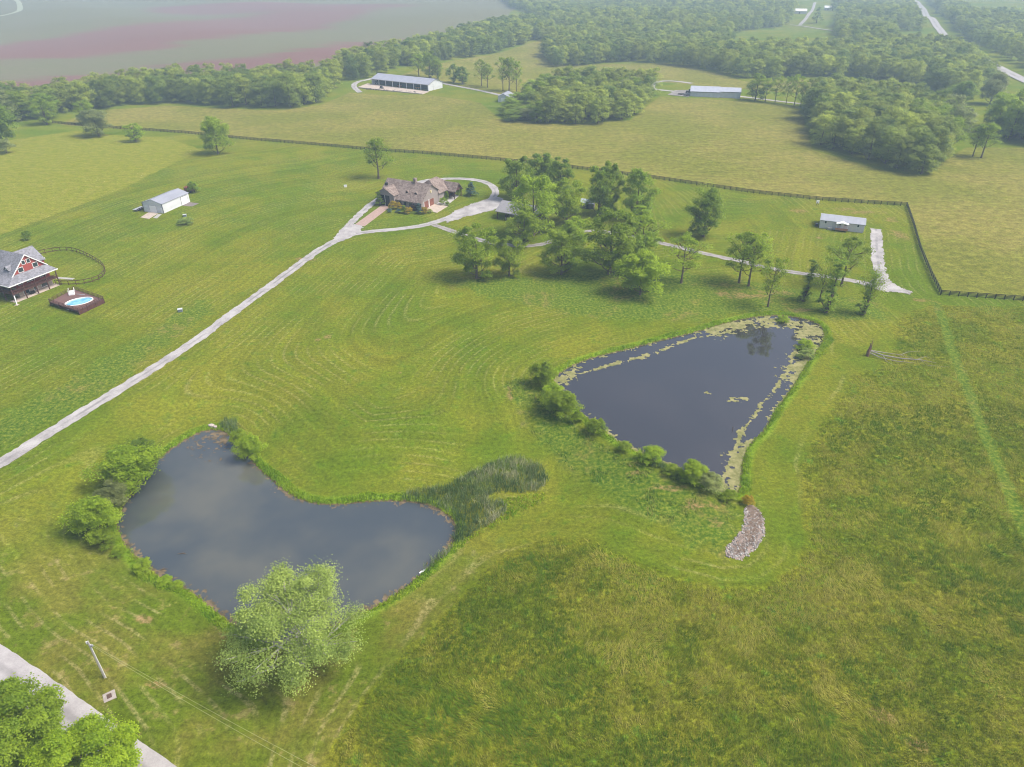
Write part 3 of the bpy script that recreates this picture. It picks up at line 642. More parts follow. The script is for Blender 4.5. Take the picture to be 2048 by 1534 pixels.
# ---------------------------------------------------------------- trees
def leaf_mesh(name, C, N, size, rng, tint, asp=.62):
    n = len(C); N = N / (np.linalg.norm(N, axis=1, keepdims=True) + 1e-9)
    r = rng.normal(0, 1, (n, 3)); t = np.cross(N, r); t /= np.linalg.norm(t, axis=1, keepdims=True) + 1e-9; b = np.cross(N, t)
    s = (size * rng.uniform(.6, 1.3, n))[:, None] / 2
    dr = N * s * rng.uniform(-.4, .4, (n, 1))
    V = np.stack([C - t * s, C - b * s * asp + dr, C + t * s, C + b * s * asp + dr], 1).reshape(-1, 3)
    F = np.arange(n * 4).reshape(n, 4)
    return np_mesh(name, V, F, {'tint': np.repeat(tint, 4)})
def crown_data(seed, H, Rr, zb, lobes, clumps, per, leaf, fill=.55, clr=.55, flat=1., nj=.6, ct_v=.22, up=1.1, profile='dome', gap=0., top=.5, rad_r=(.35, .72), lob_r=(.30, .46), low=.12):
    """lobes: billows; clumps on each lobe; leaves round each clump"""
    rng = np.random.default_rng(seed); Hc = H - zb; L = []
    for i in range(lobes):
        k = (i + .5) / lobes; a = i * 2.399 + rng.normal(0, .35); zz = zb + Hc * (low + (.92 - low) * k ** (1 / (1 + top)))
        f = (zz - zb) / Hc
        if profile == 'dome': rad = math.sqrt(max(0, 1 - max(0, f - .38) ** 2 / .40)) * (.75 + .5 * min(f, .4))
        elif profile == 'ground': rad = math.sqrt(max(0.02, 1 - f ** 2.2)) * 1.0
        elif profile == 'column': rad = .75 + .25 * math.sin(f * 6)
        elif profile == 'cone': rad = max(.05, 1 - f)
        elif profile == 'vase': rad = .35 + .85 * f ** .8 * (1.0 if f < .85 else .75)
        rr = Rr * rad * rng.uniform(*rad_r) * (1 if profile != 'cone' else .9)
        L.append((np.array([math.cos(a) * rr, math.sin(a) * rr, zz]), Rr * rng.uniform(*lob_r) * (.75 if profile in ('column', 'cone') else 1) * (max(.35, rad) if profile in ('cone', 'ground', 'dome') else 1)))
    C = []; Nn = []; T = []
    for c, lr in L:
        lt = rng.uniform(.25, .75)
        for _ in range(clumps):
            d = rng.normal(0, 1, 3); d[2] = abs(d[2]) * .9 - .25; d /= np.linalg.norm(d)
            if gap and rng.random() < gap: continue
            cc = c + d * lr * rng.uniform(fill, 1.08) * np.array([1, 1, .8 * flat])
            ct = np.clip(lt + rng.normal(0, ct_v), 0, 1)
            m = max(2, int(per * rng.uniform(.5, 1.4))); q = rng.normal(0, 1, (m, 3)) * lr * clr * .42 * np.array([1, 1, .75]); 
            C.append(cc + q); nn = d[None] * .7 + np.array([0, 0, up]) + rng.normal(0, nj, (m, 3)); Nn.append(nn); T.append(np.clip(ct + rng.normal(0, .1, m), 0, 1))
    C = np.concatenate(C); C[:, 2] = np.maximum(C[:, 2], .05 if profile == 'ground' else zb * .7)
    return C, np.concatenate(Nn), np.concatenate(T), L, rng
def trunk_mesh(name, H, zb, r0, L, rng, nl=8, double=False, lean=(0, 0)):
    mb = MB(); top = zb + (H - zb) * .72
    roots = [(0, 0)] if not double else [(-.7, 0), (.8, .3)]
    for k, (bx, by) in enumerate(roots):
        pts = [(bx + lean[0] * t * H + math.sin(t * 5 + k) * .12, by + lean[1] * t * H, -.4 + t * (top + .4)) for t in np.linspace(0, 1, 7)]
        mb.tube(pts, [r0 * (1.35 if i == 0 else 1) * (1 - .82 * i / 6) for i in range(7)], 7)
    for i, (c, lr) in enumerate(L[:nl]):
        z = max(zb * .75, min(top * .9, c[2] - lr * 1.1 - .15 * H * .3)); t = (z + .4) / (top + .4); bx, by = roots[i % len(roots)]
        a = Vector((bx + lean[0] * t * H, by + lean[1] * t * H, z)); e = Vector(c); m = a.lerp(e, .5) + Vector((0, 0, -.04 * H))
        mb.tube([a, m, e, e + (e - m) * .35], [r0 * .45 * (1 - t * .6), r0 * .28, r0 * .14, .02], 5)
        for _ in range(2):
            d = Vector(rng.normal(0, 1, 3)); d.z = abs(d.z); d.normalize(); mb.tube([m, m.lerp(e, .5) + d * lr * .5, e + d * lr * .8], [r0 * .16, r0 * .1, .015], 4)
    return mb.mesh(name)
PROTO = {}
def proto(kind, seed, H, Rr, zb, lobes, clumps, per, leaf, r0, **kw):
    tk = {k: kw.pop(k) for k in ('nl', 'double', 'lean') if k in kw}; asp = kw.pop('asp', .62)
    C, N, T, L, rng = crown_data(seed, H, Rr, zb, lobes, clumps, per, leaf, **kw)
    if tk.get('lean'): C[:, 0] += tk['lean'][0] * C[:, 2]; C[:, 1] += tk['lean'][1] * C[:, 2]; L = [(c + np.array([tk['lean'][0] * c[2], tk['lean'][1] * c[2], 0]), r) for c, r in L]
    crown = leaf_mesh(kind + '_crown', C, N, leaf, rng, T, asp)
    trunk = trunk_mesh(kind + '_trunk', H, zb, r0, L, rng, **tk) if r0 else None
    PROTO.setdefault(kind, []).append((crown, trunk, float(np.percentile(C[:, 2], 99)), float(np.percentile(np.hypot(C[:, 0] - C[:, 0].mean(), C[:, 1] - C[:, 1].mean()), 94))))
for s in range(6):
    proto('forest', 100 + s, 14, 5.4, .3, 17, 22, 16, .50, .28, profile='dome', fill=.75, nl=3, low=.04, lob_r=(.30, .52), nj=.3, ct_v=.1, top=.2)
for s in range(5):
    proto('shade', 200 + s, 13, 5.6, .5, 24, 24, 24, .36, .32, profile='dome', fill=.45, nl=14, rad_r=(.3, .85), lob_r=(.24, .40), low=.06, top=.15)
for s in range(4):
    proto('airy', 300 + s, 14, 5.2, 2.6, 18, 15, 20, .33, .26, profile='dome', fill=.3, clr=.75, nl=15, gap=.1, rad_r=(.2, .9), lob_r=(.22, .36))
for s in range(3):
    proto('bush', 400 + s, 4.5, 2.9, .2, 12, 24, 20, .24, .12, profile='ground', fill=.6, nl=5)
for s in range(3):
    proto('round', 500 + s, 8, 4.6, .4, 24, 28, 26, .28, .2, profile='dome', fill=.6, nl=6, low=.1, rad_r=(.2, .8), lob_r=(.26, .40))
for s in range(2):
    proto('spruce', 600 + s, 6, 2.0, .2, 26, 16, 12, .2, .12, profile='cone', fill=.3, flat=.5, nl=0, top=0.)
proto('big', 700, 14.5, 9.6, 2.4, 52, 36, 42, .205, .42, profile='dome', fill=.2, clr=.8, nl=46, gap=.3, asp=.8, rad_r=(.25, 1.0), lob_r=(.15, .27), low=.05)
for s in range(2):
    proto('roadside', 710 + s, 12.5, 6.6, 2.0, 34, 42, 36, .27, .35, profile='dome', rad_r=(.3,.9), lob_r=(.2,.34), fill=.45, nl=14, asp=.7)
for s in range(3):
    proto('ivy', 800 + s, 12, 1.6, .1, 26, 9, 15, .26, .24, profile='column', fill=.1, nl=9, gap=.15, lean=(.06, .03), top=0, low=.02, rad_r=(.05, .55), lob_r=(.35, .75))
proto('sparse', 850, 13, 4.6, 2.5, 15, 15, 18, .30, .2, profile='vase', fill=.3, clr=.8, nl=11, gap=.15)
proto('sparse', 851, 13, 4.2, 2.5, 14, 14, 18, .30, .2, profile='vase', fill=.3, clr=.8, nl=11, gap=.15)
_rr = random.Random(9)
def mat_copy(me, mat, cache={}):
    k = (me.name, mat.name)
    if k not in cache:
        m = me if not me.materials else me.copy()
        m.materials.clear(); m.materials.append(mat); cache[k] = m
    return cache[k]
def plant(kind, loc, h, w, leaf='mid', label=None, cat='tree', group=None, name='tree', bark=None, var=None):
    var = _rr.randrange(len(PROTO[kind])) if var is None else var % len(PROTO[kind])
    crown, trunk, H0, R0 = PROTO[kind][var]; sz = h / H0; sx = w / 2 / R0
    t = empty(name, loc, _rr.uniform(0, 6.28) if kind not in ('ivy', 'big') else 0, label, cat, group, (sx, sx, sz))
    mat_copy_c = mat_copy(crown, M_LEAF[leaf])
    cr = link_mesh('crown' if cat == 'tree' else 'foliage', mat_copy_c, None, t)
    if trunk is not None:
        link_mesh('trunk' if cat == 'tree' else 'stem', mat_copy(trunk, bark or M_BARK), None, t)
    return t
def at(x, y): return G(x, y)

LONE = [  # kind, x, y(base), height m, width m, leaf, label
 ('round',437,308,17,13,'bright','dense rounded light green tree standing alone on the fence line at left'),
 ('airy',757,357,17,13,'bright','tall airy twin-trunked tree behind the shingled house'),
 ('shade',176,248,13,10.5,'bright','small bright green tree left of a grey-green bushy tree by the fence'),
 ('round',198,272,13.5,15,'grey','wide grey-green bushy tree overlapping the left end of the fence'),
 ('shade',272,283,9,9.5,'mid','low spreading tree in a mown ring near the left fence'),
 ('round',8,292,20,18,'dark','large dark tree cut by the left edge of the photo'),
 ('bush',14,306,7,9,'grey','olive bush under the dark tree at the left edge'),
 ('shade',94,249,15,12.5,'mid','light green tree in front of the left wood beside the fence end'),
 ('shade',1033,398,15.5,13,'dark','dark tree rising behind the open pavilion at its left'),
 ('shade',1082,372,13,12,'dark','dark tree farthest back behind the pavilion, nearest the black fence'),
 ('shade',1120,385,13,10,'dark','dark narrow tree behind the bright tree right of the pavilion'),
 ('shade',1066,472,20,16,'mid','tallest green tree spreading over the pavilion roof'),
 ('shade',1048,492,12,10.5,'mid','low dark tree in front of the pavilion beside the lane'),
 ('shade',1132,446,15,13,'bright','bright yellow-green tree between pavilion and metal-roofed hut'),
 ('shade',1197,430,17,10,'dark','left of two dark trees right of the metal-roofed hut'),
 ('shade',1217,427,18,10,'dark','right of two dark trees right of the metal-roofed hut'),
 ('shade',1272,440,17.5,12,'dark','dark tree with bare lower trunk halfway to the fence, right of a dark pair'),
 ('ivy',1272,468,9,6,'mid','small leaning pale tree under the dark tree above the grove'),
 ('shade',1407,474,15.5,11.5,'dark','dark tree with thin top branches standing alone in the yard'),
 ('sparse',1407,472,17,11,'mid','feathery sapling crown rising through the lone yard tree'),
 ('shade',953,556,15.5,12.5,'mid','full green tree below the lane, leftmost of the lawn grove'),
 ('shade',1018,552,11.5,8.5,'mid','smaller tree second from left in the lawn grove'),
 ('shade',1122,549,14,12,'mid','rounded tree below the lane where it bends, third in the grove'),
 ('shade',1148,500,10,9,'bright','light green tree beside the lane bend behind the grove'),
 ('shade',1218,548,19,16,'mid','broad tallest tree at the centre of the lawn grove'),
 ('airy',1282,520,14,13,'mid','airy light tree at the back of the lawn grove'),
 ('round',1280,590,11.5,13,'bright','low yellow-green tree at the front of the lawn grove'),
 ('shade',1285,548,12,9,'dark','dark tree hidden behind the low yellow-green front tree'),
 ('airy',1362,566,14,12,'mid','open pale tree at the right side of the lawn grove'),
 ('airy',1478,566,15,12,'mid','left of two slim trees beside the gravel lane'),
 ('airy',1497,572,15.5,10,'mid','right of two slim trees beside the gravel lane'),
 ('airy',1536,613,14.5,8.5,'mid','thin sparse tree between the slim pair and the ivy trunks'),
 ('ivy',1606,602,12,3.4,'dark','slender ivy-wrapped stub of a tree left of the ivy trio'),
 ('sparse',1638,604,14,9,'mid','thin bare-stemmed tree between two ivy-wrapped trunks'),
 ('airy',1682,572,15,12.5,'mid','leafy crown standing in front of the long white house'),
 ('ivy',1650,624,15,4.6,'dark','tall leaning ivy-wrapped tree above the top corner of the pond'),
 ('ivy',1724,629,12,3.6,'dark','ivy-wrapped trunk farthest right beside the gravel lane'),
 ('sparse',1729,628,13.5,8.5,'mid','thin leafy top growing out of the rightmost ivy trunk'),
 ('round',292,930,5.5,7,'dark','dark green tree behind the round tree at the left pond'),
 ('round',266,972,8.2,10.4,'bright','largest round bright tree on the left pond bank'),
 ('round',230,1012,4.8,6.0,'grey','thin grey-green willow between two round trees at the left pond'),
 ('round',203,1068,7.8,7.8,'bright','round bright tree at the left end of the left pond'),
 ('bush',216,1092,3.6,4.4,'bright','small bright bush right below the round tree at the left pond'),
 ('round',506,918,5.6,5.2,'bright','small vivid yellow-green tree on the pond bank near the reeds'),
 ('bush',484,890,3.4,4.4,'mid','dark green bush between reed clump and vivid tree'),
 ('big',605,1330,14.5,17.2,'pale','huge pale silvery tree with white limbs over the left pond'),
 ('roadside',55,1530,11.5,11.4,'dark','large green tree hanging over the road, left of a brighter tree'),
 ('roadside',207,1596,10.5,10.6,'bright','bright green tree over the road at the bottom left'),
 ('airy',838,152,16,13,'mid','pale airy tree just behind the long barn roof'),
 ('shade',860,156,19,14,'mid','tallest green tree behind the right end of the long barn'),
 ('shade',876,158,14,9,'mid','narrow tree at the right end of the long barn'),
 ('shade',908,165,13,11,'mid','rounded tree left of a darker small tree on the farm track'),
 ('shade',925,168,12,10,'dark','small dark rounded tree on the farm track'),
 ('airy',963,172,18,12,'mid','left tree of the pair midway along the farm track'),
 ('airy',975,175,16,10,'mid','right tree of the pair midway along the farm track'),
 ('airy',1006,182,22,12,'mid','tall light tree behind the small grey shed'),
 ('airy',1018,182,22,13,'mid','tall tree with dark trunk behind the small grey shed, middle one'),
 ('airy',1033,184,20,10,'mid','tall tree behind the small grey shed, next to the copse'),
 ('shade',1510,201,17,14,'mid','broad tree touching the right end of the low metal barn'),
 ('airy',1530,204,15,10,'mid','slim tree second from the low metal barn'),
 ('airy',1550,205,16,10,'mid','slim tree third in the row right of the low metal barn'),
 ('airy',1572,208,17,9,'dark','narrow dark tree in the row right of the low metal barn'),
 ('airy',1588,211,19,11,'mid','tallest tree in the row between metal barn and wood'),
 ('airy',1601,214,16,8,'mid','last thin tree in the row before the right wood'),
 ('airy',1945,313,15,9,'mid','left trunk of the open tree pair right of the big wood'),
 ('airy',1962,316,16,12,'mid','leaning open tree just right of the big wood'),
 ('airy',1896,303,16,11,'mid','tree at the right corner of the big wood with bare trunk'),
 ('round',1980,208,19,17,'grey','pale drooping tree alone on grass near the highway fence'),
 ('round',1921,208,14,15,'dark','black-green evergreen in front of the far wood at right'),
]
for k, x, y, h, w, lf, lab in LONE:
    gr = 900 < x < 1520 and 340 < y < 600   # the grove stands taller and fuller
    plant(k, at(x, y), h * (1.06 if gr else 1), w * (1.04 if gr else 1), lf, lab, bark=M_PALEBARK if k == 'big' else None)
SHRUBS = [
 ('round',1086,771,5.4,5.8,'bright','round light green willow bush at the top of the dam'),
 ('round',1124,826,5.2,7.4,'bright','widest willow bush on the dam, second from the top'),
 ('bush',1104,800,3.8,5.0,'bright','low bush wedged between the two big willow bushes'),
 ('bush',1191,864,3.0,4.2,'mid','small round green bush alone on the dam bank'),
 ('bush',1305,922,3.1,5.0,'bright','low bush halfway down the dam bank'),
 ('round',1384,966,4.4,4.6,'bright','upright willow bush near the lower end of the dam'),
 ('bush',1415,978,3.2,4.4,'grey','pale olive bush beside the upright willow bush on the dam'),
 ('bush',1456,998,1.8,3.0,'mid','low dark plant on the bank just left of the spillway'),
 ('bush',1250,900,1.8,3.0,'mid','small low bush between the round bush and the halfway bush on the dam'),
 ('bush',1345,947,1.7,3.6,'bright','small low bush between the halfway bush and the upright willow bush'),
 ('bush',1153,842,2.0,3.0,'bright','small bush just below the widest willow bush on the dam'),
 ('bush',1494,1008,1.8,2.2,'gold','small yellow bush at the head of the stone spillway'),
 ('bush',1564,648,2.4,3.4,'bright','small bush standing in algae at the top of the pond'),
 ('bush',1607,702,3.0,4.6,'bright','upper of two bushes on the pond algae at right'),
 ('bush',1609,718,2.8,4.0,'pale','lower paler bush on the pond algae at right'),
 ('bush',287,1140,2.0,3.0,'mid','round bush alone on the left pond bank'),
 ('bush',240,1108,1.4,2.6,'bright','low leafy shrub below the round trees on the pond bank'),
 ('bush',330,1166,1.1,2.4,'bright','flat light green shrub on the lower pond bank'),
 ('bush',352,1176,1.0,2.0,'bright','smallest flat shrub on the lower pond bank'),
 ('bush',56,479,3.0,3.2,'dark','small dark round bush alone above the red house'),
 ('bush',388,386,4.6,4.4,'dark','dark bush beside the rusty trailer behind the white garage'),
 ('bush',371,447,2.0,6.0,'pale','pale spreading clump of ornamental grass right of the white garage'),
 ('bush',1460,82,9,14,'dark','low dark thicket at the edge of the far green field'),
]
for k, x, y, h, w, lf, lab in SHRUBS: plant(k, at(x, y), h, w, lf, lab, cat='bush', name='bush')
for x, y, h, w, lf, lab in ((942,391,5.4,4.2,'blue','blue-green spruce alone on the lawn inside the drive loop'), (1633,46,21,15,'dark','dark conical spruce beside the far farmhouse drive'), (1665,22,22,14,'dark','far dark spruce right of the farmhouse drive, near the top edge')):
    plant('spruce', at(x, y), h, w, lf, lab, name='spruce_tree')
GARD = [
 ('spruce',760,411,5.6,3.6,'dark','dark conifer at the left corner of the shingled house'),
 ('bush',786,419,3.4,3.2,'gold','tall golden shrub beside the black barn doors'),
 ('bush',796,418,2.6,3.0,'gold','golden shrub behind the first golden one'),
 ('bush',779,424,1.3,2.0,'blue','low blue shrub nearest the brick drive'),
 ('bush',797,425,1.4,2.2,'blue','low blue shrub beneath the golden shrubs'),
 ('spruce',808,426,3.0,3.2,'dark','rounded dark green shrub in the middle of the front bed'),
 ('bush',818,427,2.5,2.8,'gold','orange-yellow shrub in the middle of the front bed'),
 ('bush',826,422,2.4,2.2,'red','dark red shrub against the front wall'),
 ('spruce',838.5,427,4.0,2.8,'blue','small blue spruce near the garage corner'),
 ('bush',849,427,2.4,3.2,'gold','orange-yellow shrub right of the small blue spruce'),
 ('bush',860.5,426,1.5,1.9,'mid','clipped round bush at the edge of the garage apron'),
 ('bush',887,409,2.6,3.4,'bright','light green mound right of the garage doors'),
 ('bush',895,411,1.4,1.8,'mid','small green ball shrub next to the light green mound'),
 ('spruce',893,398,3.2,2.8,'bright','pointed light green shrub behind the mound'),
 ('bush',903,397,2.4,2.4,'red','dark red shrub by the porch'),
 ('bush',915,391,3.2,3.6,'dark','round dark bush at the far porch corner'),
]
for k, x, y, h, w, lf, lab in GARD: plant(k, at(x, y), h, w, lf, lab, cat='bush', name='garden_shrub', group='shrubs planted round the shingled house')

# woods
WOODS = {
 'right': ([(1612,228),(1640,290),(1720,316),(1800,340),(1850,349),(1880,328),(1892,302),(1915,275),(1895,240),(1800,220),(1700,204),(1640,198)], 'leafy tree packed in the big wood at the right of the hayfield'),
 'middle': ([(1006,238),(1050,245),(1130,248),(1215,247),(1268,232),(1300,206),(1302,188),(1250,180),(1150,180),(1060,190),(1012,215)], 'leafy tree packed in the oval copse in the middle of the hayfield'),
 'left': ([(-60,248),(34,247),(82,239),(130,228),(212,217),(294,208),(376,206),(444,214),(533,217),(600,214),(646,204),(655,186),(640,168),(560,170),(450,172),(300,182),(200,196),(100,212),(-60,224)], 'leafy tree in the long wood between hayfield and red-brown field'),
 'strip': ([(655,186),(680,166),(741,153),(793,138),(892,121),(988,106),(1056,85),(1110,72),(1060,50),(1000,58),(900,88),(820,108),(740,126),(690,140),(650,160)], 'leafy tree in the tree belt running up behind the long barn'),
 'far': ([(1097,130),(1121,136),(1193,128),(1261,122),(1330,127),(1380,135),(1457,149),(1490,159),(1600,155),(1700,156),(1780,162),(1850,175),(1900,192),(1945,188),(1985,168),(1960,142),(1915,112),(1870,98),(1800,100),(1700,98),(1680,112),(1600,112),(1480,110),(1400,92),(1300,80),(1200,62),(1140,66),(1100,80),(1090,110)], 'leafy tree along the near edge of the far wood'),
 'far_back': ([(1200,64),(1300,82),(1400,94),(1455,100),(1450,76),(1500,60),(1580,46),(1590,20),(1560,8),(1500,-30),(1000,-30),(1010,5),(1060,30),(1120,60)], None),
 'far_mid': ([(1672,60),(1680,95),(1780,92),(1785,62),(1870,62),(1850,40),(1830,12),(1800,-20),(1660,-30),(1680,20)], None),
 'far_right': ([(1880,40),(1905,70),(1950,95),(2010,110),(2150,115),(2150,60),(2048,35),(1950,35),(1880,10),(1870,-20),(1850,-20)], None),
 'far_right_hedge': ([(1990,118),(2048,145),(2150,185),(2150,150),(2048,125),(2000,112)], None),
 'right_edge': ([(1985,262),(2010,284),(2150,300),(2150,262),(1990,250)], 'leafy tree in the belt at the right edge beyond the hayfield'),
}
def poisson(poly, d, rng):
    x0, y0 = poly.min(0); x1, y1 = poly.max(0); n = int((x1 - x0) * (y1 - y0) / d ** 2 * 14); x = rng.uniform(x0, x1, n); y = rng.uniform(y0, y1, n)
    m = inside(x, y, poly); pts = []; grid = {}
    for a, b in zip(x[m], y[m]):
        gx, gy = int(a // d), int(b // d); ok = True
        for i in (-1, 0, 1):
            for j in (-1, 0, 1):
                for (c, e) in grid.get((gx + i, gy + j), ()):
                    if (a - c) ** 2 + (b - e) ** 2 < d * d: ok = False; break
                if not ok: break
            if not ok: break
        if ok: grid.setdefault((gx, gy), []).append((a, b)); pts.append((a, b))
    return pts
rng = np.random.default_rng(21); cand = []; mass = []
SHED_P = G(1010, 198); HWY = gpoly([(1800,-30),(1822,-10),(1845,15),(1865,45),(1890,70),(1930,100),(1985,130),(2048,160)])
for k, (px, lab) in WOODS.items():
    pg = gpoly(px) if True else None
    sp = {'right': 7.6, 'middle': 7.6, 'left': 8.6, 'strip': 9., 'far': 9.5, 'right_edge': 7.5}.get(k, 11.)
    for (a, b) in poisson(pg, sp, rng):
        if math.hypot(a - SHED_P[0], b - SHED_P[1]) < 17 or seg_dist(np.array([a]), np.array([b]), HWY, False)[0] < 20: continue
        if lab is None: mass.append((a, b))
        else: cand.append((math.hypot(a, b), a, b, k, lab))
cand.sort(); N_IND = 235
print('wood candidates', len(cand), 'mass', len(mass))
for i, (d, a, b, k, lab) in enumerate(cand):
    if i < N_IND:
        v = fbm(np.array([a * .03]), np.array([b * .03]), 2)[0]
        lf = 'wood' if v < .6 else 'grey' if _rr.random() < .25 else 'mid'
        hs = _rr.uniform(.78, 1.2) * (.9 if k == 'middle' else 1)
        if k == 'middle' and a < 10: hs *= .48
        plant('forest', (a, b, h1(a, b)), {'right': 15.5, 'middle': 14.5}.get(k, 17.5) * hs, {'right': 12.5, 'middle': 11.5}.get(k, 14.5) * _rr.uniform(.85, 1.2), lf, lab, group=lab.replace('leafy tree', 'leafy trees'))
    else: mass.append((a, b))
# hedge bottoms: low brush under the wood edges so that no daylight shows below the crowns
def woodland_mass():
    me = bpy.data.meshes.new('woodland'); mp = np.array(mass); z = hgt(mp[:, 0], mp[:, 1])
    me.from_pydata([(a, b, c) for (a, b), c in zip(mp, z)], [], []); me.update()
    o = link_mesh('woodland', me); tag(o, 'hazy far woodland of countless green trees beyond the fields', 'woodland', kind='stuff')
    src = bpy.data.collections.new('woodland_crowns')
    seen = set()
    for ob in COL.objects:
        if ob.type == 'MESH' and ob.name.startswith('crown') and ob.data.name.startswith('forest_crown') and ob.data.materials[0].name == 'leaf_woodland' and ob.data.name not in seen:
            seen.add(ob.data.name); src.objects.link(ob)
    ng = bpy.data.node_groups.new('woodland_scatter', 'GeometryNodeTree')
    ng.interface.new_socket('Geometry', in_out='INPUT', socket_type='NodeSocketGeometry'); ng.interface.new_socket('Geometry', in_out='OUTPUT', socket_type='NodeSocketGeometry')
    gi = ng.nodes.new('NodeGroupInput'); go = ng.nodes.new('NodeGroupOutput'); iop = ng.nodes.new('GeometryNodeInstanceOnPoints')
    ci = ng.nodes.new('GeometryNodeCollectionInfo'); ci.inputs[0].default_value = src; ci.inputs[1].default_value = True; ci.inputs[2].default_value = True
    r1 = ng.nodes.new('FunctionNodeRandomValue'); r1.data_type = 'FLOAT_VECTOR'; r1.inputs[0].default_value = (0, 0, 0); r1.inputs[1].default_value = (0, 0, 6.28)
    r2 = ng.nodes.new('FunctionNodeRandomValue'); r2.data_type = 'FLOAT_VECTOR'; r2.inputs[0].default_value = (1.1, 1.1, 1.); r2.inputs[1].default_value = (1.7, 1.7, 1.35); r2.inputs['Seed'].default_value = 4
    iop.inputs['Pick Instance'].default_value = True
    L = ng.links.new; L(gi.outputs[0], iop.inputs['Points']); L(ci.outputs[0], iop.inputs['Instance']); L(r1.outputs[0], iop.inputs['Rotation']); L(r2.outputs[0], iop.inputs['Scale']); L(iop.outputs[0], go.inputs[0])
    md = o.modifiers.new('scatter', 'NODES'); md.node_group = ng
woodland_mass()
# ---------------------------------------------------------------- buildings
def ang(a, b): return math.atan2(b[1] - a[1], b[0] - a[0])
def roof_mb(x0, x1, y0, y1, ze0, zr, axis='x', yr=None, ze1=None, over=.4, t=.2):
    """two plates; ridge along axis at coordinate yr; eave heights ze0 / ze1"""
    mb = MB(); a0, a1, b0, b1 = (x0, x1, y0, y1) if axis == 'x' else (y0, y1, x0, x1)
    yr = (b0 + b1) / 2 if yr is None else yr; ze1 = ze0 if ze1 is None else ze1
    s0 = (zr - ze0) / (yr - b0); s1 = (zr - ze1) / (b1 - yr)
    def P(a, b, z): return (a, b, z + t) if axis == 'x' else (b, a, z + t)
    A0, A1 = a0 - over, a1 + over
    f = [P(A0, b0 - over, ze0 - over * s0), P(A1, b0 - over, ze0 - over * s0), P(A1, yr, zr), P(A0, yr, zr)]
    g = [P(A0, yr, zr), P(A1, yr, zr), P(A1, b1 + over, ze1 - over * s1), P(A0, b1 + over, ze1 - over * s1)]
    if axis == 'y': f = f[::-1]; g = g[::-1]
    mb.slab(f, t); mb.slab(g, t); return mb
def walls_mb(x0, x1, y0, y1, ze0, zr, axis='x', yr=None, ze1=None, zb=-1.2):
    mb = MB(); b0, b1 = (y0, y1) if axis == 'x' else (x0, x1); yr = (b0 + b1) / 2 if yr is None else yr; ze1 = ze0 if ze1 is None else ze1
    o = [(b0, zb), (b1, zb), (b1, ze1), (yr, zr), (b0, ze0)]
    return mb.prism(o, axis, *((x0, x1) if axis == 'x' else (y0, y1)))
def front_box(x0, x1, z0, z1, y, d=.08): return MB().box(x0, y - d, z0, x1, y + .03, z1)       # on a wall facing -y
def side_box(y0, y1, z0, z1, x, d=.08): return MB().box(x - .03, y0, z0, x + d, y1, z1)         # on a wall facing +x
def framed(name, parent, kind, a0, a1, z0, z1, w, face='front', frame=M_WHITE, pane=M_GLASS, fw=.12):
    """window or door: frame part with its pane as sub-part"""
    f = (front_box if face == 'front' else side_box)(a0 - fw, a1 + fw, z0 - fw, z1 + fw, w, .07).build(kind, frame, parent)
    (front_box if face == 'front' else side_box)(a0, a1, z0, z1, w, .10).build('pane' if kind == 'window' else 'door_panel', pane, f); return f

# --- shingled house with black barn doors
o = G(843, 421); O2 = G(797, 413)
rz = R(-28); Hs = empty('shingled_house', o, rz, 'grey board house with brown shingle roofs, black barn doors and two brown garage doors', 'house')
M_SH = shingle('wood_shingle', (.15, .112, .097), (.26, .208, .18)); M_BOARD = ribbed('grey_board', (.27, .235, .22), .45, 0, .85, .25)
M_GAR = ribbed('garage_door_wood', (.20, .075, .05), .6, 1, .7, .3)
walls_mb(-20.0, 0, 0.1, 12.2, 3.0, 8.3, 'x', 7.0, 5.0).build('wall', M_BOARD, Hs)
roof_mb(-20.0, 0, 0, 12.2, 3.0, 8.3, 'x', 7.0, 5.0, .5).build('roof', M_SH, Hs)
walls_mb(-20.2, -12.0, -1.2, 5.5, 4.6, 6.8, 'y').build('wall', M_BOARD, Hs)
roof_mb(-20.2, -12.0, -1.2, 6.2, 4.6, 6.8, 'y', over=.5).build('roof', M_SH, Hs)
for k, (a, b) in enumerate(((-18.4, -16.35), (-16.15, -14.1))): front_box(a, b, 0, 4.1, -1.2, .1).build('barn_door', M_DARK, Hs)
front_box(-16.33, -16.17, 0, 4.1, -1.2, .13).build('door_post', M_WHITE, Hs)
for a, b in ((2.0, 5.0), (5.7, 8.7)): side_box(a, b, 0, 2.7, 0, .06).build('garage_door', M_GAR, Hs)
side_box(1.72, 1.98, 0, 2.9, 0, .1).build('door_post', M_WHITE, Hs); side_box(5.1, 5.6, 0, 2.9, 0, .1).build('door_post', M_WHITE, Hs)
side_box(6.7, 7.2, 5.2, 6.1, 0, .25).build('gable_lamp', paint('lamp_cream', (.8, .7, .4)), Hs)
for xc in (-8.2, -4.0):   # two eyebrow dormers
    d = MB(); d.prism([(xc - 1.1, 5.0), (xc, 6.0), (xc + 1.1, 5.0)], 'y', 2.6, 4.6).build('dormer', M_SH, Hs)
    MB().prism([(xc - .7, 5.02), (xc, 5.7), (xc + .7, 5.02)], 'y', 2.53, 2.60).build('dormer_vent', M_DARK, Hs)
MB().box(-7.6, 6.4, 7.6, -6.5, 7.6, 10.0).build('chimney', paint('chimney_stone', (.25, .2, .18), .9, .3, 3), Hs)
MB().box(-18.0, 1.6, 7.0, -17.2, 2.6, 8.1).build('roof_vent', M_DARK, Hs)
for a, b in ((-10.5, -9.3), (-8.2, -7.0), (-5.6, -3.8)): framed('window', Hs, 'window', a, b, 1.0, 2.3, 0, frame=M_BOARD)
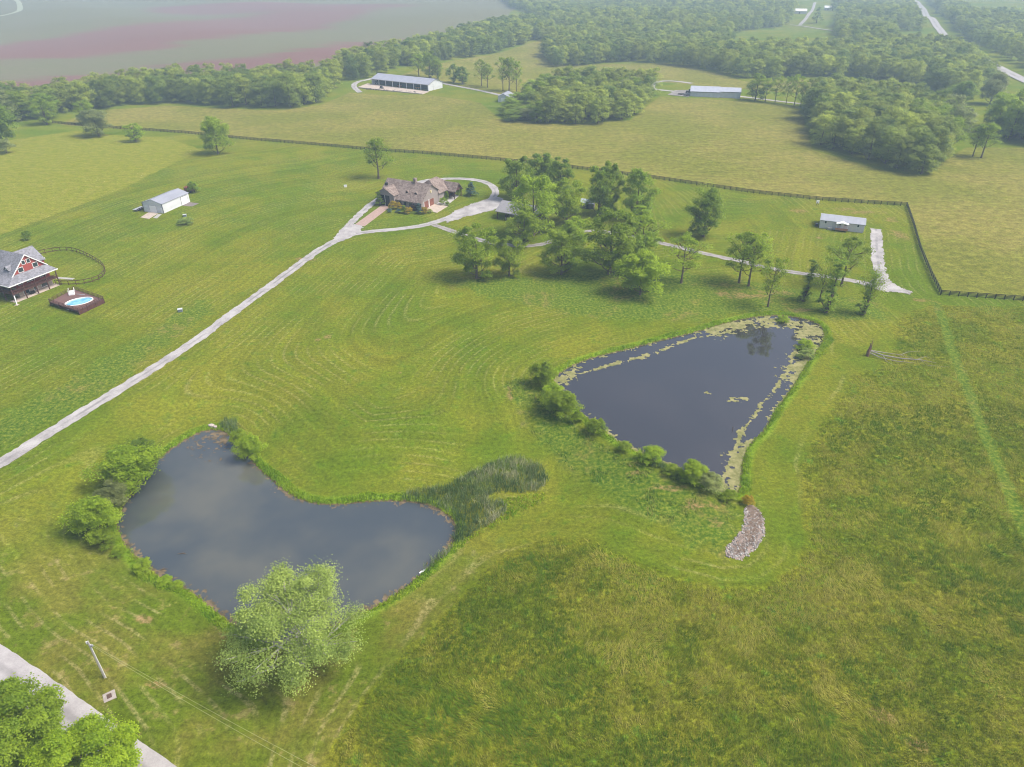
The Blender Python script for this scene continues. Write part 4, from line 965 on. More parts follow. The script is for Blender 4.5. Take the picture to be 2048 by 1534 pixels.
MB().box(-3.6, -1.6, 0, -.2, 0.1, 2.6).build('entry_recess', M_DARK, Hs)
# hipped wing at the back right with porch
walls_mb(-11, 0, 12.3, 24, 3.6, 3.62, 'x').build('wall', M_BOARD, Hs)
w = MB(); ez, rz_ = 3.6, 7.9; X0, X1, Y0, Y1 = -11.6, .8, 11.9, 24.8
P_ = [(X0, Y0, ez), (X1, Y0, ez), (X1, Y1, ez), (X0, Y1, ez), (-5.4, 14.0, rz_), (-5.4, 19.5, rz_)]
w.add(P_, [(0, 1, 4), (1, 2, 5, 4), (2, 3, 5), (3, 0, 4, 5), (0, 3, 2, 1)]).build('roof', M_SH, Hs)
roof_mb(-4, 4.2, 18.2, 23.6, 3.3, 6.0, 'x', over=.3).build('porch_roof', M_SH, Hs)
MB().prism([(18.3, 3.3), (23.5, 3.3), (20.9, 5.9)], 'x', 3.7, 3.9).build('porch_gable', M_BROWNWOOD, Hs)
for y in (18.4, 23.4): MB().box(3.6, y - .15, -1, 3.9, y + .15, 3.4).build('porch_post', M_BROWNWOOD, Hs)
MB().box(.2, 19.6, 0, .4, 22.2, 2.4).build('porch_door', paint('brick_red', (.28, .10, .07)), Hs)

# --- white metal garage on the left lawn
o = G(289, 423); o2 = G(328, 427); rz = ang(o, o2)
S = empty('metal_garage', (*o[:2], min(o.z, o2.z)), rz, 'white metal garage with pale grey roof and two white roller doors on the left lawn', 'garage')
WM = ribbed('white_siding', (.60, .61, .64), .5, 1, .5, .1); MRF = ribbed('grey_metal_roof', (.27, .28, .32), .9, 1, .5, .1)
Wd = (o2 - o).length; Ln = 15.5
walls_mb(0, Wd, 0, Ln, 3.6, 5.0, 'y').build('wall', WM, S); roof_mb(0, Wd, 0, Ln, 3.6, 5.0, 'y', over=.2, t=.12).build('roof', MRF, S)
framed('roller_door', S, 'door_frame', 2.9, 6.0, 0, 2.7, 0, pane=M_WHITE, frame=paint('grey_trim', (.3, .3, .32)))
framed('door', S, 'door_frame', 7.9, 8.7, 0, 2.0, 0, pane=M_WHITE, frame=M_WHITE, fw=.03)
framed('roller_door', S, 'door_frame', 10.6, 14.3, 0, 3.1, Wd, 'side', pane=M_WHITE, frame=paint('dark_trim', (.08, .08, .1)))
for x in (0, Wd): MB().box(x - .09, -.1, -1, x + .09, .06, 3.6).build('corner_trim', paint('dark_trim', (.08, .08, .1)), S)
t = empty('flat_trailer', G(278, 420), ang(G(270, 422), G(288, 414)), 'grey flat trailer beside the left wall of the white garage', 'trailer')
MB().box(-2.2, -1, .6, 2.4, 1, .75).build('bed', paint('trailer_deck', (.3, .31, .34)), t); MB().box(-2.2, -1, .75, 2.4, -.9, 1.0).build('rail', M_BLACKWOOD, t)
for x in (-.6, .5): MB().tube([(x, -1.15, .38), (x, 1.15, .38)], .38, 12).build('axle_wheels', M_DARK, t)
MB().tube([(2.4, 0, .6), (3.7, 0, .5)], .08).build('drawbar', M_DARK, t)
t = empty('hay_wagon', G(382, 384), R(-18), 'rusty red farm wagon beside a dark bush behind the white garage', 'wagon')
RU = paint('rust_red', (.20, .075, .05), .9, .35, 2)
MB().box(-2.4, -1.1, .7, 1.6, 1.1, .9).build('bed', RU, t)
for y in (-1.1, 1.02): MB().box(-2.4, y, .9, 1.6, y + .08, 1.9).build('side_board', RU, t)
MB().box(-2.4, -1, .9, -2.3, 1, 2.2).build('end_board', RU, t)
for x in (-1.6, .9):
    for y in (-1.2, 1.0): MB().tube([(x, y, .4), (x, y + .2, .4)], .4, 12).build('wheel', M_DARK, t)
for (px, py, lab) in ((370, 433, 'small grey utility box on the lawn by the white garage'), (361, 623, 'dark grey utility box alone on the lawn left of the drive'), (691, 374, 'white utility box alone on the lawn left of the twin-trunked tree')):
    t = empty('utility_box', G(px, py), .3, lab, 'utility box')
    MB().box(-.6, -.45, -.1, .6, .45, .75).build('cabinet', paint('white_box', (.7, .7, .7)) if px > 600 else paint('green_grey_box', (.16, .19, .19)), t, bevel=.05)
    MB().box(-.65, -.5, .75, .65, .5, .85).build('lid', paint('box_lid', (.5, .52, .55)), t)

# --- white manufactured home on the right
o = G(1638, 455.5); o2 = G(1726, 466); rz = ang(o, o2); Ln = (o2 - o).length
S = empty('manufactured_home', (*o[:2], min(o.z, o2.z)), rz, 'long low pale manufactured home with small white porch on the right lawn', 'house')
VS = paint('tan_vinyl', (.60, .575, .56), .7, .06); LR = ribbed('light_shingle_roof', (.30, .315, .35), .9, 0, .8, .06)
walls_mb(0, Ln, 0, 8, 2.9, 3.9, 'x').build('wall', VS, S); roof_mb(0, Ln, 0, 8, 2.9, 3.9, 'x', over=.25, t=.15).build('roof', LR, S)
for a, b, z0 in ((1.5, 2.1, 1.9), (Ln - 2.4, Ln - 1.8, 1.9), (6.4, 7.0, 1.9), (8.2, 8.9, 1.9)): framed('window', S, 'window', a, b, z0, z0 + .8, 0)
P2 = roof_mb(5.5, 9.4, -1.8, 1.8, 2.75, 3.15, 'y', over=.15, t=.1).build('porch_roof', M_WHITE, S)
MB().prism([(5.5, 2.75), (9.4, 2.75), (7.45, 3.13)], 'y', -1.78, -1.7).build('porch_gable', M_WHITE, S)
for x in (5.6, 7.45, 9.3): MB().box(x - .07, -1.75, .6, x + .07, -1.6, 2.75).build('porch_post', M_WHITE, S)
MB().box(5.4, -1.9, .5, 9.5, .0, .65).build('porch_floor', paint('new_timber', (.42, .2, .11)), S)
MB().box(5.4, -1.92, .65, 9.5, -1.85, 1.3).build('porch_railing', paint('new_timber', (.42, .2, .11)), S)
framed('door', S, 'door_frame', 7.1, 7.9, .7, 2.7, 0, pane=M_WHITE)
MB().box(2.8, -1.2, 0, 4.2, -.1, .7).build('step', paint('grey_concrete', (.34, .33, .31)), S)
t = empty('air_conditioner', G(1633, 452), rz, 'small dark air conditioner at the left end of the manufactured home', 'air conditioner')
MB().box(-.5, -.5, -.1, .5, .5, .9).build('cabinet', M_DARK, t, bevel=.06); MB().tube([(0, 0, .9), (0, 0, .97)], .38, 14).build('fan_grille', paint('grey_trim', (.3, .3, .32)), t)
t = empty('meter_pedestal', G(1634, 411), 0, 'white meter pedestal on posts below the black fence', 'utility box')
MB().box(-.55, -.15, .9, .55, .15, 2.0).build('cabinet', M_WHITE, t); MB().box(-.3, -.19, .9, .0, -.15, 1.3).build('meter', M_DARK, t)
for x in (-.4, .4): MB().box(x - .06, -.06, -.3, x + .06, .06, .9).build('post', M_BLACKWOOD, t)

# --- long open-fronted barn
o = G(744, 169.5); o2 = G(857, 182.5); rz = ang(o, o2); Ln = (o2 - o).length
S = empty('long_barn', (*o[:2], min(o.z, o2.z)), rz, 'long open-fronted barn with pale grey metal roof at the top left of the hayfield', 'barn')
D = 17
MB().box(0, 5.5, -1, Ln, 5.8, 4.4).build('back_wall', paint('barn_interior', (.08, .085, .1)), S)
walls_mb(Ln - .3, Ln, 0, D, 4.4, 7.2, 'x').build('end_wall', WM, S); walls_mb(0, .3, 0, D, 4.4, 7.2, 'x').build('end_wall', WM, S)
MB().box(0, D - .3, -1, Ln, D, 4.4).build('rear_wall', WM, S)
roof_mb(0, Ln, 0, D, 4.4, 7.2, 'x', over=.5, t=.2).build('roof', ribbed('barn_metal_roof', (.31, .32, .37), 1.2, 0, .5, .08), S)
MB().box(0, -.1, 4.0, Ln, .15, 4.4).build('eave_beam', M_WHITE, S)
for k in range(9): x = .4 + k * (Ln - .8) / 8; MB().box(x - .16, 0, -1, x + .16, .3, 4.1).build('post', M_WHITE, S)
for k, (px, py, c, lab) in enumerate(((799, 174, (.55, .16, .05), 'orange machine under the barn roof near the middle'), (835, 178, (.6, .28, .04), 'orange-yellow machine under the right half of the barn roof'), (755, 168.5, (.6, .6, .6), 'white truck under the left end of the barn roof'), (764, 178.5, (.03, .03, .035), 'black round bale-like tank on the yard in front of the barn'))):
    t = empty('farm_machine' if k != 2 else 'parked_truck', G(px, py), rz, lab, 'machine' if k != 2 else 'truck')
    B = paint('machine_%d' % k, c, .5); MB().box(-1.6, -.9, .5, 1.6, .9, 1.2).build('body', B, t, bevel=.12)
    MB().box(-1.2, -.75, 1.2, .2, .75, 2.2).build('cab', B if k == 3 else M_GLASS, t, bevel=.12)
    for x in (-1.1, 1.0):
        for y in (-1.0, .8): MB().tube([(x, y, .5), (x, y + .22, .5)], .5, 12).build('wheel', M_DARK, t)
# --- small grey shed by the copse
o = G(996, 204.5); rz = R(-14)
S = empty('grey_shed', o, rz, 'small pale grey shed at the left corner of the copse', 'shed')
walls_mb(0, 7.4, 0, 13, 3.6, 5.2, 'y').build('wall', WM, S); roof_mb(0, 7.4, 0, 13, 3.6, 5.2, 'y', over=.3).build('roof', MRF, S)
framed('door', S, 'door_frame', 2.2, 5.2, 0, 2.8, 0, pane=M_WHITE, frame=M_WHITE)
# --- low metal barn
o = G(1380, 192.5); o2 = G(1480, 198); rz = ang(o, o2); Ln = (o2 - o).length; m = Ln * .585
S = empty('low_metal_barn', (*o[:2], min(o.z, o2.z)), rz, 'low pale metal barn in two lengths standing right of the copse', 'barn')
LG = ribbed('pale_siding', (.50, .52, .56), .7, 0, .5, .08); RF = ribbed('pale_metal_roof', (.36, .38, .44), 1.1, 0, .5, .06)
walls_mb(0, m, 0, 15, 3.7, 6.2, 'x').build('wall', LG, S); roof_mb(0, m, 0, 15, 3.7, 6.2, 'x', over=.3).build('roof', RF, S)
walls_mb(m, Ln, 1.4, 14.5, 4.0, 5.9, 'x').build('wall', LG, S); roof_mb(m + .3, Ln, 1.4, 14.5, 4.0, 5.9, 'x', over=.3).build('roof', RF, S)
for x0, x1, y, z in ((-.3, m + .3, -.36, 3.55), (m + .35, Ln + .3, 1.04, 3.9)): MB().box(x0, y - .06, z - .1, x1, y, z + .12).build('gutter', M_DARK, S)
for k, (px, py, lab) in enumerate(((1376, 186, 'dark tractor parked at the left end of the low metal barn'), (1362, 190, 'dark trailer on the yard left of the low metal barn'), (1373, 192, 'second dark trailer nearest the wall of the low metal barn'))):
    t = empty('tractor' if k == 0 else 'yard_trailer', G(px, py), rz, lab, 'tractor' if k == 0 else 'trailer')
    if k == 0:
        MB().box(-1.6, -.5, .8, .4, .5, 1.6).build('hood', M_DARK, t, bevel=.1); MB().box(.3, -.8, .8, 1.7, .8, 2.8).build('cab', M_GLASS, t, bevel=.1)
        for x, r in ((-1.2, .55), (1.0, .9)):
            for y in (-1.1, .8): MB().tube([(x, y, r), (x, y + .35, r)], r, 12).build('wheel', M_DARK, t)
    else:
        MB().box(-2, -1, .6, 2, 1, .8).build('bed', paint('brown_bed', (.12, .08, .07)), t); MB().box(-2, -1, .8, 2, -.9, 1.2).build('side_board', M_DARK, t)
        for y in (-1.15, .9): MB().tube([(0, y, .4), (0, y + .25, .4)], .4, 12).build('wheel', M_DARK, t)

# --- open pavilion under the trees
o = G(994, 437); rz = R(-30)
S = empty('pavilion', o, rz, 'open timber pavilion with grey roof half hidden under tall trees', 'pavilion')
roof_mb(0, 16, 0, 9.5, 3.0, 5.6, 'x', over=.5).build('roof', paint('grey_roofing', (.27, .26, .27), .85, .15, 2), S)
for x in (0.1, 4.0, 8, 12, 15.8):
    for y in (.1, 9.3): MB().box(x - .13, y - .13, -1, x + .13, y + .13, 3.1).build('post', M_BROWNWOOD, S)
MB().box(3.2, .6, -1, 15.5, 9.2, 1.0).build('floor_plinth', M_CONC, S); MB().box(3.2, .5, 1.0, 12, .62, 1.8).build('railing', M_BLACKWOOD, S)
MB().box(8, 2.5, 1, 15.5, 9, 3.0).build('back_room', M_BOARD, S)
o = G(1161, 416); S = empty('metal_roofed_hut', o, R(-20), 'small dark hut with pale metal roof between the bright tree and the dark pair', 'hut')
walls_mb(0, 5.0, 0, 3.2, 2.3, 3.2, 'x').build('wall', paint('weathered_board', (.14, .12, .12), .9, .3), S); roof_mb(0, 5, 0, 3.2, 2.3, 3.2, 'x', over=.35).build('roof', ribbed('bright_metal_roof', (.50, .56, .60), .6, 0, .4, .1), S)
framed('door', S, 'door_frame', 2.2, 3.1, 0, 1.9, 0, frame=M_DARK, pane=M_DARK)

# --- red house on stilts of a deck (left edge)
o = P0(48, 597, .3); rz = R(66)
S = empty('red_house', (o[0], o[1], 0), rz, 'red gabled house with grey roof, white trim and raised brown deck at the left edge', 'house')
RD = ribbed('red_siding', (.30, .055, .045), .35, 2, .7, .12); GR = shingle('grey_shingle', (.15, .15, .165), (.24, .24, .265), 2.2)
BS = paint('tan_block', (.42, .34, .28), .9, .15, 1)
# local: x along the gabled front (towards the right-back), y to the left-back
LX, YD = 11.5, 2.6
MB().box(.6, YD, -1, LX - .4, 16, 2.6).build('basement_wall', BS, S)
MB().box(.6, YD, 2.6, LX - .4, 16, 5.7).build('wall', RD, S)
MB().box(-.1, 0, 2.35, LX, YD, 2.6).build('deck', M_BROWNWOOD, S); MB().box(-2.6, 0, 2.35, -.1, 16, 2.6).build('deck', M_BROWNWOOD, S)
for k, (a, b) in enumerate((((-2.6, 0), (LX, 0)), ((-2.6, 0), (-2.6, 16)))):
    m_ = MB()
    if k == 0:
        m_.box(a[0], -.05, 3.45, b[0], .05, 3.58); m_.box(a[0], -.04, 2.7, b[0], .04, 2.8)
        for i in range(48): x = a[0] + i * (b[0] - a[0]) / 47; m_.box(x - .04, -.03, 2.7, x + .04, .03, 3.5)
    else:
        m_.box(-2.65, 0, 3.45, -2.55, 16, 3.58)
        for i in range(54): y = i * 16 / 53; m_.box(-2.63, y - .04, 2.6, -2.57, y + .04, 3.5)
    m_.build('deck_railing', M_BROWNWOOD, S)
for x in (-2.5, 1.0, 4.5, 8.0, LX - .1): MB().box(x - .12, -.12, -1.2, x + .12, .12, 5.3).build('deck_post', M_BROWNWOOD, S)
for y in (4, 8, 12): MB().box(-2.62, y - .12, -1.2, -2.38, y + .12, 5.3).build('deck_post', M_BROWNWOOD, S)
# porch roof round two sides
MB().slab([(-3.1, -.5, 5.15), (LX + .5, -.5, 5.15), (LX - .6, YD, 6.5), (1.0, YD, 6.5)], .18).build('porch_roof', GR, S)
MB().slab([(-3.1, 17, 5.15), (-3.1, -.5, 5.15), (1.0, YD, 6.5), (1.0, 17, 6.5)], .18).build('porch_roof', GR, S)
MB().box(-3.15, -.6, 4.93, LX + .55, -.5, 5.18).build('fascia', M_WHITE, S); MB().box(-3.2, -.6, 4.93, -3.1, 17, 5.18).build('fascia', M_WHITE, S)
# main gable
cx, hw, zt, zb_ = 5.8, 5.2, 11.0, 6.3
MB().prism([(cx - hw, zb_ - .8), (cx + hw, zb_ - .8), (cx + hw, zb_), (cx, zt), (cx - hw, zb_)], 'y', YD + .1, 16).build('gable_wall', RD, S)
roof_mb(cx - hw, cx + hw, YD + .1, 16, zb_, zt, 'y', over=.35, t=.2).build('roof', GR, S)
for sgn in (-1, 1):
    sl = (zt - zb_) / hw; a = (cx + sgn * (hw + .4), zb_ - .4 * sl); b = (cx, zt)
    MB().prism([a, b, (b[0], b[1] + .34), (a[0], a[1] + .34)] if sgn < 0 else [b, a, (a[0], a[1] + .34), (b[0], b[1] + .34)], 'y', YD - .36, YD - .26).build('bargeboard', M_WHITE, S)
for (xc, z0, w_, h_) in ((5.0, 8.6, .85, 1.0), (6.5, 8.6, .85, 1.0), (3.6, 6.75, 1.35, 1.2), (8.0, 6.75, 1.35, 1.2)):
    framed('window', S, 'window', xc - w_ / 2, xc + w_ / 2, z0, z0 + h_, YD + .1, fw=.14)
for (a, b) in ((1.4, 2.6), (4, 6.2), (8.2, 9.8)): framed('window', S, 'window', a, b, 3.4, 4.9, YD)
for (a, b) in ((2.0, 3.6), (5.2, 6.2), (7.6, 9.4)): framed('window', S, 'window', a, b, .4, 2.1, YD)
# dormer on the left slope
MB().prism([(4.6, 6.3), (6.4, 6.3), (6.4, 7.7), (5.5, 8.5), (4.6, 7.7)], 'x', 1.6, 3.8).build('dormer', M_WHITE, S)
roof_mb(1.4, 3.6, 4.5, 6.5, 7.7, 8.6, 'x', over=.2, t=.12).build('dormer_roof', GR, S)
MB().box(1.52, 5.1, 6.6, 1.6, 5.9, 7.7).build('dormer_window', M_GLASS, S)
# cross wing
walls_mb(cx, 13.6, 7.2, 14.5, 6.5, 9.8, 'x').build('wall', RD, S); roof_mb(cx, 13.6, 7.2, 14.5, 6.5, 9.8, 'x', over=.35).build('roof', GR, S)
MB().box(13.95, 7.0, 6.1, 14.05, 7.2, 6.7).build('fascia', M_WHITE, S)
MB().box(-2.6, -.1, -.6, LX, YD, .05).build('patio', M_CONC, S)
MB().box(3.0, 1.2, .05, 4.4, 1.9, .8).build('patio_bench', M_DARK, S)
t = empty('garden_path', G(130, 556), ang(G(113, 553), G(155, 556)), 'narrow pale concrete walk beside the deck inside the paddock fence', 'path')
MB().box(-3.0, -1.0, -.2, 3.2, .2, .12).build('paving', paint('grey_concrete', (.34, .33, .31)), t)
t = empty('pale_post', G(34, 610), 0, 'pale leaning post at the front corner of the deck', 'post')
MB().tube([(0, 0, -.2), (-.25, .6, 2.6)], .16, 8).build('shaft', M_WHITE, t); MB().cbox((0, 0, -.05), .9, .9, .15).build('footing', M_CONC, t)

# --- oval pool in its timber deck
c4 = [P0(*p, 1.2) for p in ((99, 604), (157, 622), (207, 598.5), (148, 578))]; cc = sum(c4) / 4; zg = h1(cc[0], cc[1])
S = empty('pool_deck', (cc[0], cc[1], zg), 0, 'brown timber deck with railing round an oval above-ground pool', 'deck')
L4 = [(p[0] - cc[0], p[1] - cc[1]) for p in c4]
A_ = P0(130, 609, 1.25); B_ = P0(186, 597, 1.25); pc = (A_ + B_) / 2; pang = ang(A_, B_); pa = np.linalg.norm((B_ - A_)[:2]) / 2; pb = pa * .72
px_, py_ = pc[0] - cc[0], pc[1] - cc[1]
def ell(f, n=48): return [(px_ + math.cos(t_) * pa * f * math.cos(pang) - math.sin(t_) * pb * f * math.sin(pang), py_ + math.cos(t_) * pa * f * math.sin(pang) + math.sin(t_) * pb * f * math.cos(pang)) for t_ in np.arange(n) * 2 * math.pi / n]
def deck_mesh():
    from mathutils.geometry import tessellate_polygon
    e = ell(1.03); outer = [Vector((x, y, 1.2)) for x, y in L4]; inner = [Vector((x, y, 1.2)) for x, y in e]
    tr = tessellate_polygon([outer, inner]); vs = outer + inner; mb = MB(); mb.add([tuple(v) for v in vs], [tuple(t_) for t_ in tr])
    mb.add([(v.x, v.y, 1.0) for v in vs], [tuple(t_)[::-1] for t_ in tr]); return mb
M_DECK = ribbed('deck_boards', (.14, .075, .065), .3, 0, .8, .25)
dk = deck_mesh().build('deck_floor', M_DECK, S)
sk = MB()
for i in range(4):
    a, b = L4[i], L4[(i + 1) % 4]; n_ = 12
    sk.slab([(a[0], a[1], 1.18), (b[0], b[1], 1.18), (b[0] * .99, b[1] * .99, 1.18), (a[0] * .99, a[1] * .99, 1.18)], 1.15 if i in (1,) else .55)
    r_ = MB(); 
    for z in (1.35, 1.75, 2.15): r_.tube([(a[0], a[1], z), (b[0], b[1], z)], .05, 4)
    for k in range(n_ * 3): f = k / (n_ * 3); r_.tube([(a[0] + (b[0] - a[0]) * f, a[1] + (b[1] - a[1]) * f, 1.2), (a[0] + (b[0] - a[0]) * f, a[1] + (b[1] - a[1]) * f, 2.15)], .025 if k % 6 else .08, 4)
    r_.build('deck_railing', M_BROWNWOOD, S)
    for k in range(3): f = k / 3; MB().tube([(a[0] + (b[0] - a[0]) * f, a[1] + (b[1] - a[1]) * f, -1), (a[0] + (b[0] - a[0]) * f, a[1] + (b[1] - a[1]) * f, 1.2)], .1, 6).build('deck_leg', M_BROWNWOOD, S)
sk.build('deck_skirt', M_BROWNWOOD, S)
S2 = empty('swimming_pool', (cc[0], cc[1], zg), 0, 'oval above-ground swimming pool with white rim and blue water', 'pool')
def ring(f0, f1, z0, z1):
    a, b = ell(f0), ell(f1); n = len(a); mb = MB()
    return mb.add([(x, y, z1) for x, y in a] + [(x, y, z1) for x, y in b] + [(x, y, z0) for x, y in a] + [(x, y, z0) for x, y in b],
                  [(i, (i + 1) % n, n + (i + 1) % n, n + i) for i in range(n)] + [(2 * n + i, i, n * 0 + i, 2 * n + i)[:0] or (i, 2 * n + i, 2 * n + (i + 1) % n, (i + 1) % n) for i in range(n)] + [(n + i, n + (i + 1) % n, 3 * n + (i + 1) % n, 3 * n + i) for i in range(n)])
ring(.94, 1.02, -.5, 1.36).build('pool_wall', M_WHITE, S2)
t_ = NT('pool_water'); pp = t_.obj(); t_.bsdf(t_.mix(t_.ss(t_.noise(pp, .7, 4), .35, .65), (.10, .34, .52, 1), (.24, .50, .64, 1)), .1, .5, 0, bump=t_.noise(pp, 3), bstr=.2, bdist=.05)
e = ell(.945); MB().prism(e, 'z', .3, 1.1).build('pool_water', t_.m, S2)
lp = P0(144, 588, 1.3); t = empty('pool_steps', (lp[0], lp[1], zg + 1.2), R(20), 'white moulded pool steps with two handrails at the deck corner', 'steps')
for k in range(3): MB().box(-.7, -.7 + k * .45, 0, .7, -.25 + k * .45, .35 + .3 * k).build('step', M_WHITE, t)
for x in (-.7, .7): MB().tube([(x, -.6, 0), (x, -.5, 1.1), (x, .9, 1.7), (x, 1.1, .4)], .06, 6).build('handrail', M_WHITE, t)
t = empty('skimmer_pole', (lp[0] + 1.3, lp[1] + .1, zg + 1.28), R(-12), 'pale pool pole lying on the deck beside the white steps', 'pole')
MB().tube([(0, 0, 0), (2.6, 0, 0)], .05, 6).build('pole', paint('light_blue_metal', (.5, .56, .62)), t)

# ---------------------------------------------------------------- fences
def fence(name, line, label, mat, spacing=2.44, h=1.45, rails=4, pr=.11, group=None, rail_t=.03, near_first=100):
    line = np.asarray(line); d = np.r_[0, np.cumsum(np.hypot(*np.diff(line, axis=0).T))]; n = max(2, int(round(d[-1] / spacing)) + 1)
    s = np.linspace(0, d[-1], n); x = np.interp(s, d, line[:, 0]); y = np.interp(s, d, line[:, 1]); z = hgt(x, y)
    root = empty(name, (x[n // 2], y[n // 2], z[n // 2]), 0, label, 'fence', group); ox, oy, oz = root.location
    one = MB().box(-pr, -pr, -.3, pr, pr, h + .08).mesh('fence_post'); one.materials.append(mat)
    order = sorted(range(n), key=lambda i: x[i] ** 2 + y[i] ** 2)
    for i in order[:near_first]:
        link_mesh('post', one, None, root, (x[i] - ox, y[i] - oy, z[i] - oz), math.atan2(y[min(i + 1, n - 1)] - y[i - 1 if i else 0], x[min(i + 1, n - 1)] - x[i - 1 if i else 0]))
    if n > near_first:
        mb = MB()
        for i in order[near_first:]: mb.box(x[i] - ox - pr, y[i] - oy - pr, z[i] - oz - .3, x[i] - ox + pr, y[i] - oy + pr, z[i] - oz + h + .08)
        tag(mb.build('far_posts', mat, root), kind='stuff')
    for k in range(rails):
        zz = .35 + (h - .35) * k / max(1, rails - 1); mb = MB()
        for i in range(n - 1):
            dx, dy = x[i + 1] - x[i], y[i + 1] - y[i]; L = math.hypot(dx, dy); nx, ny = -dy / L * rail_t, dx / L * rail_t
            a = (x[i] - ox, y[i] - oy, z[i] - oz + zz); b = (x[i + 1] - ox, y[i + 1] - oy, z[i + 1] - oz + zz); w_ = .09
            mb.add([(a[0] - nx, a[1] - ny, a[2] - w_), (a[0] + nx, a[1] + ny, a[2] - w_), (a[0] + nx, a[1] + ny, a[2] + w_), (a[0] - nx, a[1] - ny, a[2] + w_),
                    (b[0] - nx, b[1] - ny, b[2] - w_), (b[0] + nx, b[1] + ny, b[2] - w_), (b[0] + nx, b[1] + ny, b[2] + w_), (b[0] - nx, b[1] - ny, b[2] + w_)],
                   [(0, 1, 2, 3), (7, 6, 5, 4), (0, 4, 5, 1), (1, 5, 6, 2), (2, 6, 7, 3), (3, 7, 4, 0)])
        mb.build('rail', mat, root)
    return root
fence('board_fence', gpoly([(80,243),(130,249),(230,257.5),(300,262),(370,267),(500,280),(620,290),(740,301),(860,309),(1000,321.5),(1120,334),(1300,356.5),(1500,386),(1640,401),(1740,408),(1813,412),(1826,450),(1840,500),(1862,552),(1881,590),(1950,595),(2048,602),(2160,612),(2300,625)]), 'long black board fence dividing the lawns from the hayfield', M_BLACKWOOD)
fence('board_fence', gpoly([(1935,165),(1960,178),(1990,188),(2048,203),(2120,222)]), 'short black board fence beside the highway at the far right', M_BLACKWOOD, 3., 1.6)
fence('paddock_fence', chaikin(gpoly([(76,510),(98,505),(125,501),(150,503),(175,513),(200,527),(213,540),(206,556),(185,565),(155,570),(125,570),(112,568)]), 1, False), 'brown post and wire fence round a small yard behind the red house', M_BROWNWOOD, 2.2, 1.35, 2, .07)

# ---------------------------------------------------------------- small things
b = G(210, 1355); top = Vector((b.x, b.y, b.z + 7.6)); t = empty('utility_pole', b, 0, 'pale wooden utility pole with white conduit standing beside the road', 'utility pole')
PW = paint('weathered_pole', (.38, .36, .33), .9, .2, 2)
MB().tube([(0, 0, -.5), (0, 0, 7.6)], [.17, .12], 10).build('pole', PW, t); MB().tube([(.2, -.05, -.2), (.17, -.05, 7.0)], .045, 6).build('conduit', M_WHITE, t)
MB().box(.05, -.12, 6.6, .42, .12, 6.9).build('insulator_bracket', paint('grey_trim', (.3, .3, .32)), t); MB().tube([(-.22, 0, 7.1), (-.22, 0, 7.5)], .1, 8).build('insulator', M_WHITE, t)
def wire(name, a, b_, lab, sag):
    pts = [a.lerp(b_, k / 24) - Vector((0, 0, sag * 4 * (k / 24) * (1 - k / 24))) for k in range(25)]
    o_ = MB().tube(pts, .013, 4).build(name, paint('wire_metal', (.36, .38, .20), .6)); tag(o_, lab, 'cable')
e1 = Vector(P0(640, 1550, 5.6)); e2 = Vector(P0(615, 1550, 5.2))
wire('overhead_wire', b + Vector((.3, 0, 7.1)), e1 + (e1 - b) * .3, 'upper of two thin wires running from the pole to the bottom edge', .6); wire('overhead_wire', b + Vector((.3, 0, 6.7)), e2 + (e2 - b) * .3, 'lower of two thin wires running from the pole to the bottom edge', .7)
c = G(219, 1393); t = empty('drain_inlet', c, R(35), 'square concrete drain inlet with rusty grate in the roadside grass', 'drain')
MB().box(-.75, -.75, -.3, .75, .75, .12).build('concrete_slab', paint('drain_concrete', (.33, .29, .26), .9, .2), t, bevel=.03); MB().box(-.3, -.38, .12, .3, .38, .15).build('grate', paint('rusty_iron', (.10, .06, .045), .8, .3, 3), t)
c = P0(845, 1143, Z_L + .1); t = empty('white_board', c, ang(P0(840, 1146), P0(851, 1139)), 'small white board floating against the bank by the reeds', 'board')
MB().box(-.65, -.16, -.1, .65, .16, .12).build('board', M_WHITE, t, bevel=.04)
c = P0(1465, 860, Z_R); t = empty('snag', c, 0, 'dark snag of wood sticking out of the right pond', 'branch')
MB().tube([(0, 0, -.4), (.05, .1, .5), (-.15, .1, .9)], [.09, .06, .03], 6).build('branch', M_BARK, t); MB().tube([(.02, .05, .3), (.3, 0, .6)], [.05, .02], 5).build('twig', M_BARK, t)
c = P0(317, 1097 - 22, Z_L); 
for k, (px, py, lab) in enumerate(((364, 1108, 'small pale branch floating on the left pond near its lower bank'), (325, 1140, 'dark branch lying in the shallows of the left pond'))):
    c = P0(px, py, Z_L + .05); t = empty('floating_branch', c, .4 * k, lab, 'branch')
    MB().tube([(-.8, 0, 0), (0, .15, .05), (.8, 0, 0)], [.04, .07, .03], 5).build('branch', M_BARK, t); MB().tube([(0, .15, .05), (.4, .5, .1)], [.04, .02], 5).build('twig', M_BARK, t)
for k, (px, py, lab) in enumerate(((423, 852, 'larger pale rock at the tip of the left pond'), (431, 855, 'smaller pale rock at the tip of the left pond'))):
    rng_ = random.Random(k); c = G(px, py); mb = MB(); s = .75 - .2 * k
    mb.prism([(math.cos(a_) * s * rng_.uniform(.7, 1.1), math.sin(a_) * s * .7 * rng_.uniform(.8, 1.1)) for a_ in np.arange(7) * .9], 'z', -.2, .4)
    o_ = mb.build('bank_rock', paint('rock', (.42, .36, .32), .9, .3, 2), None, c, 0, .12); tag(o_, lab, 'rock')
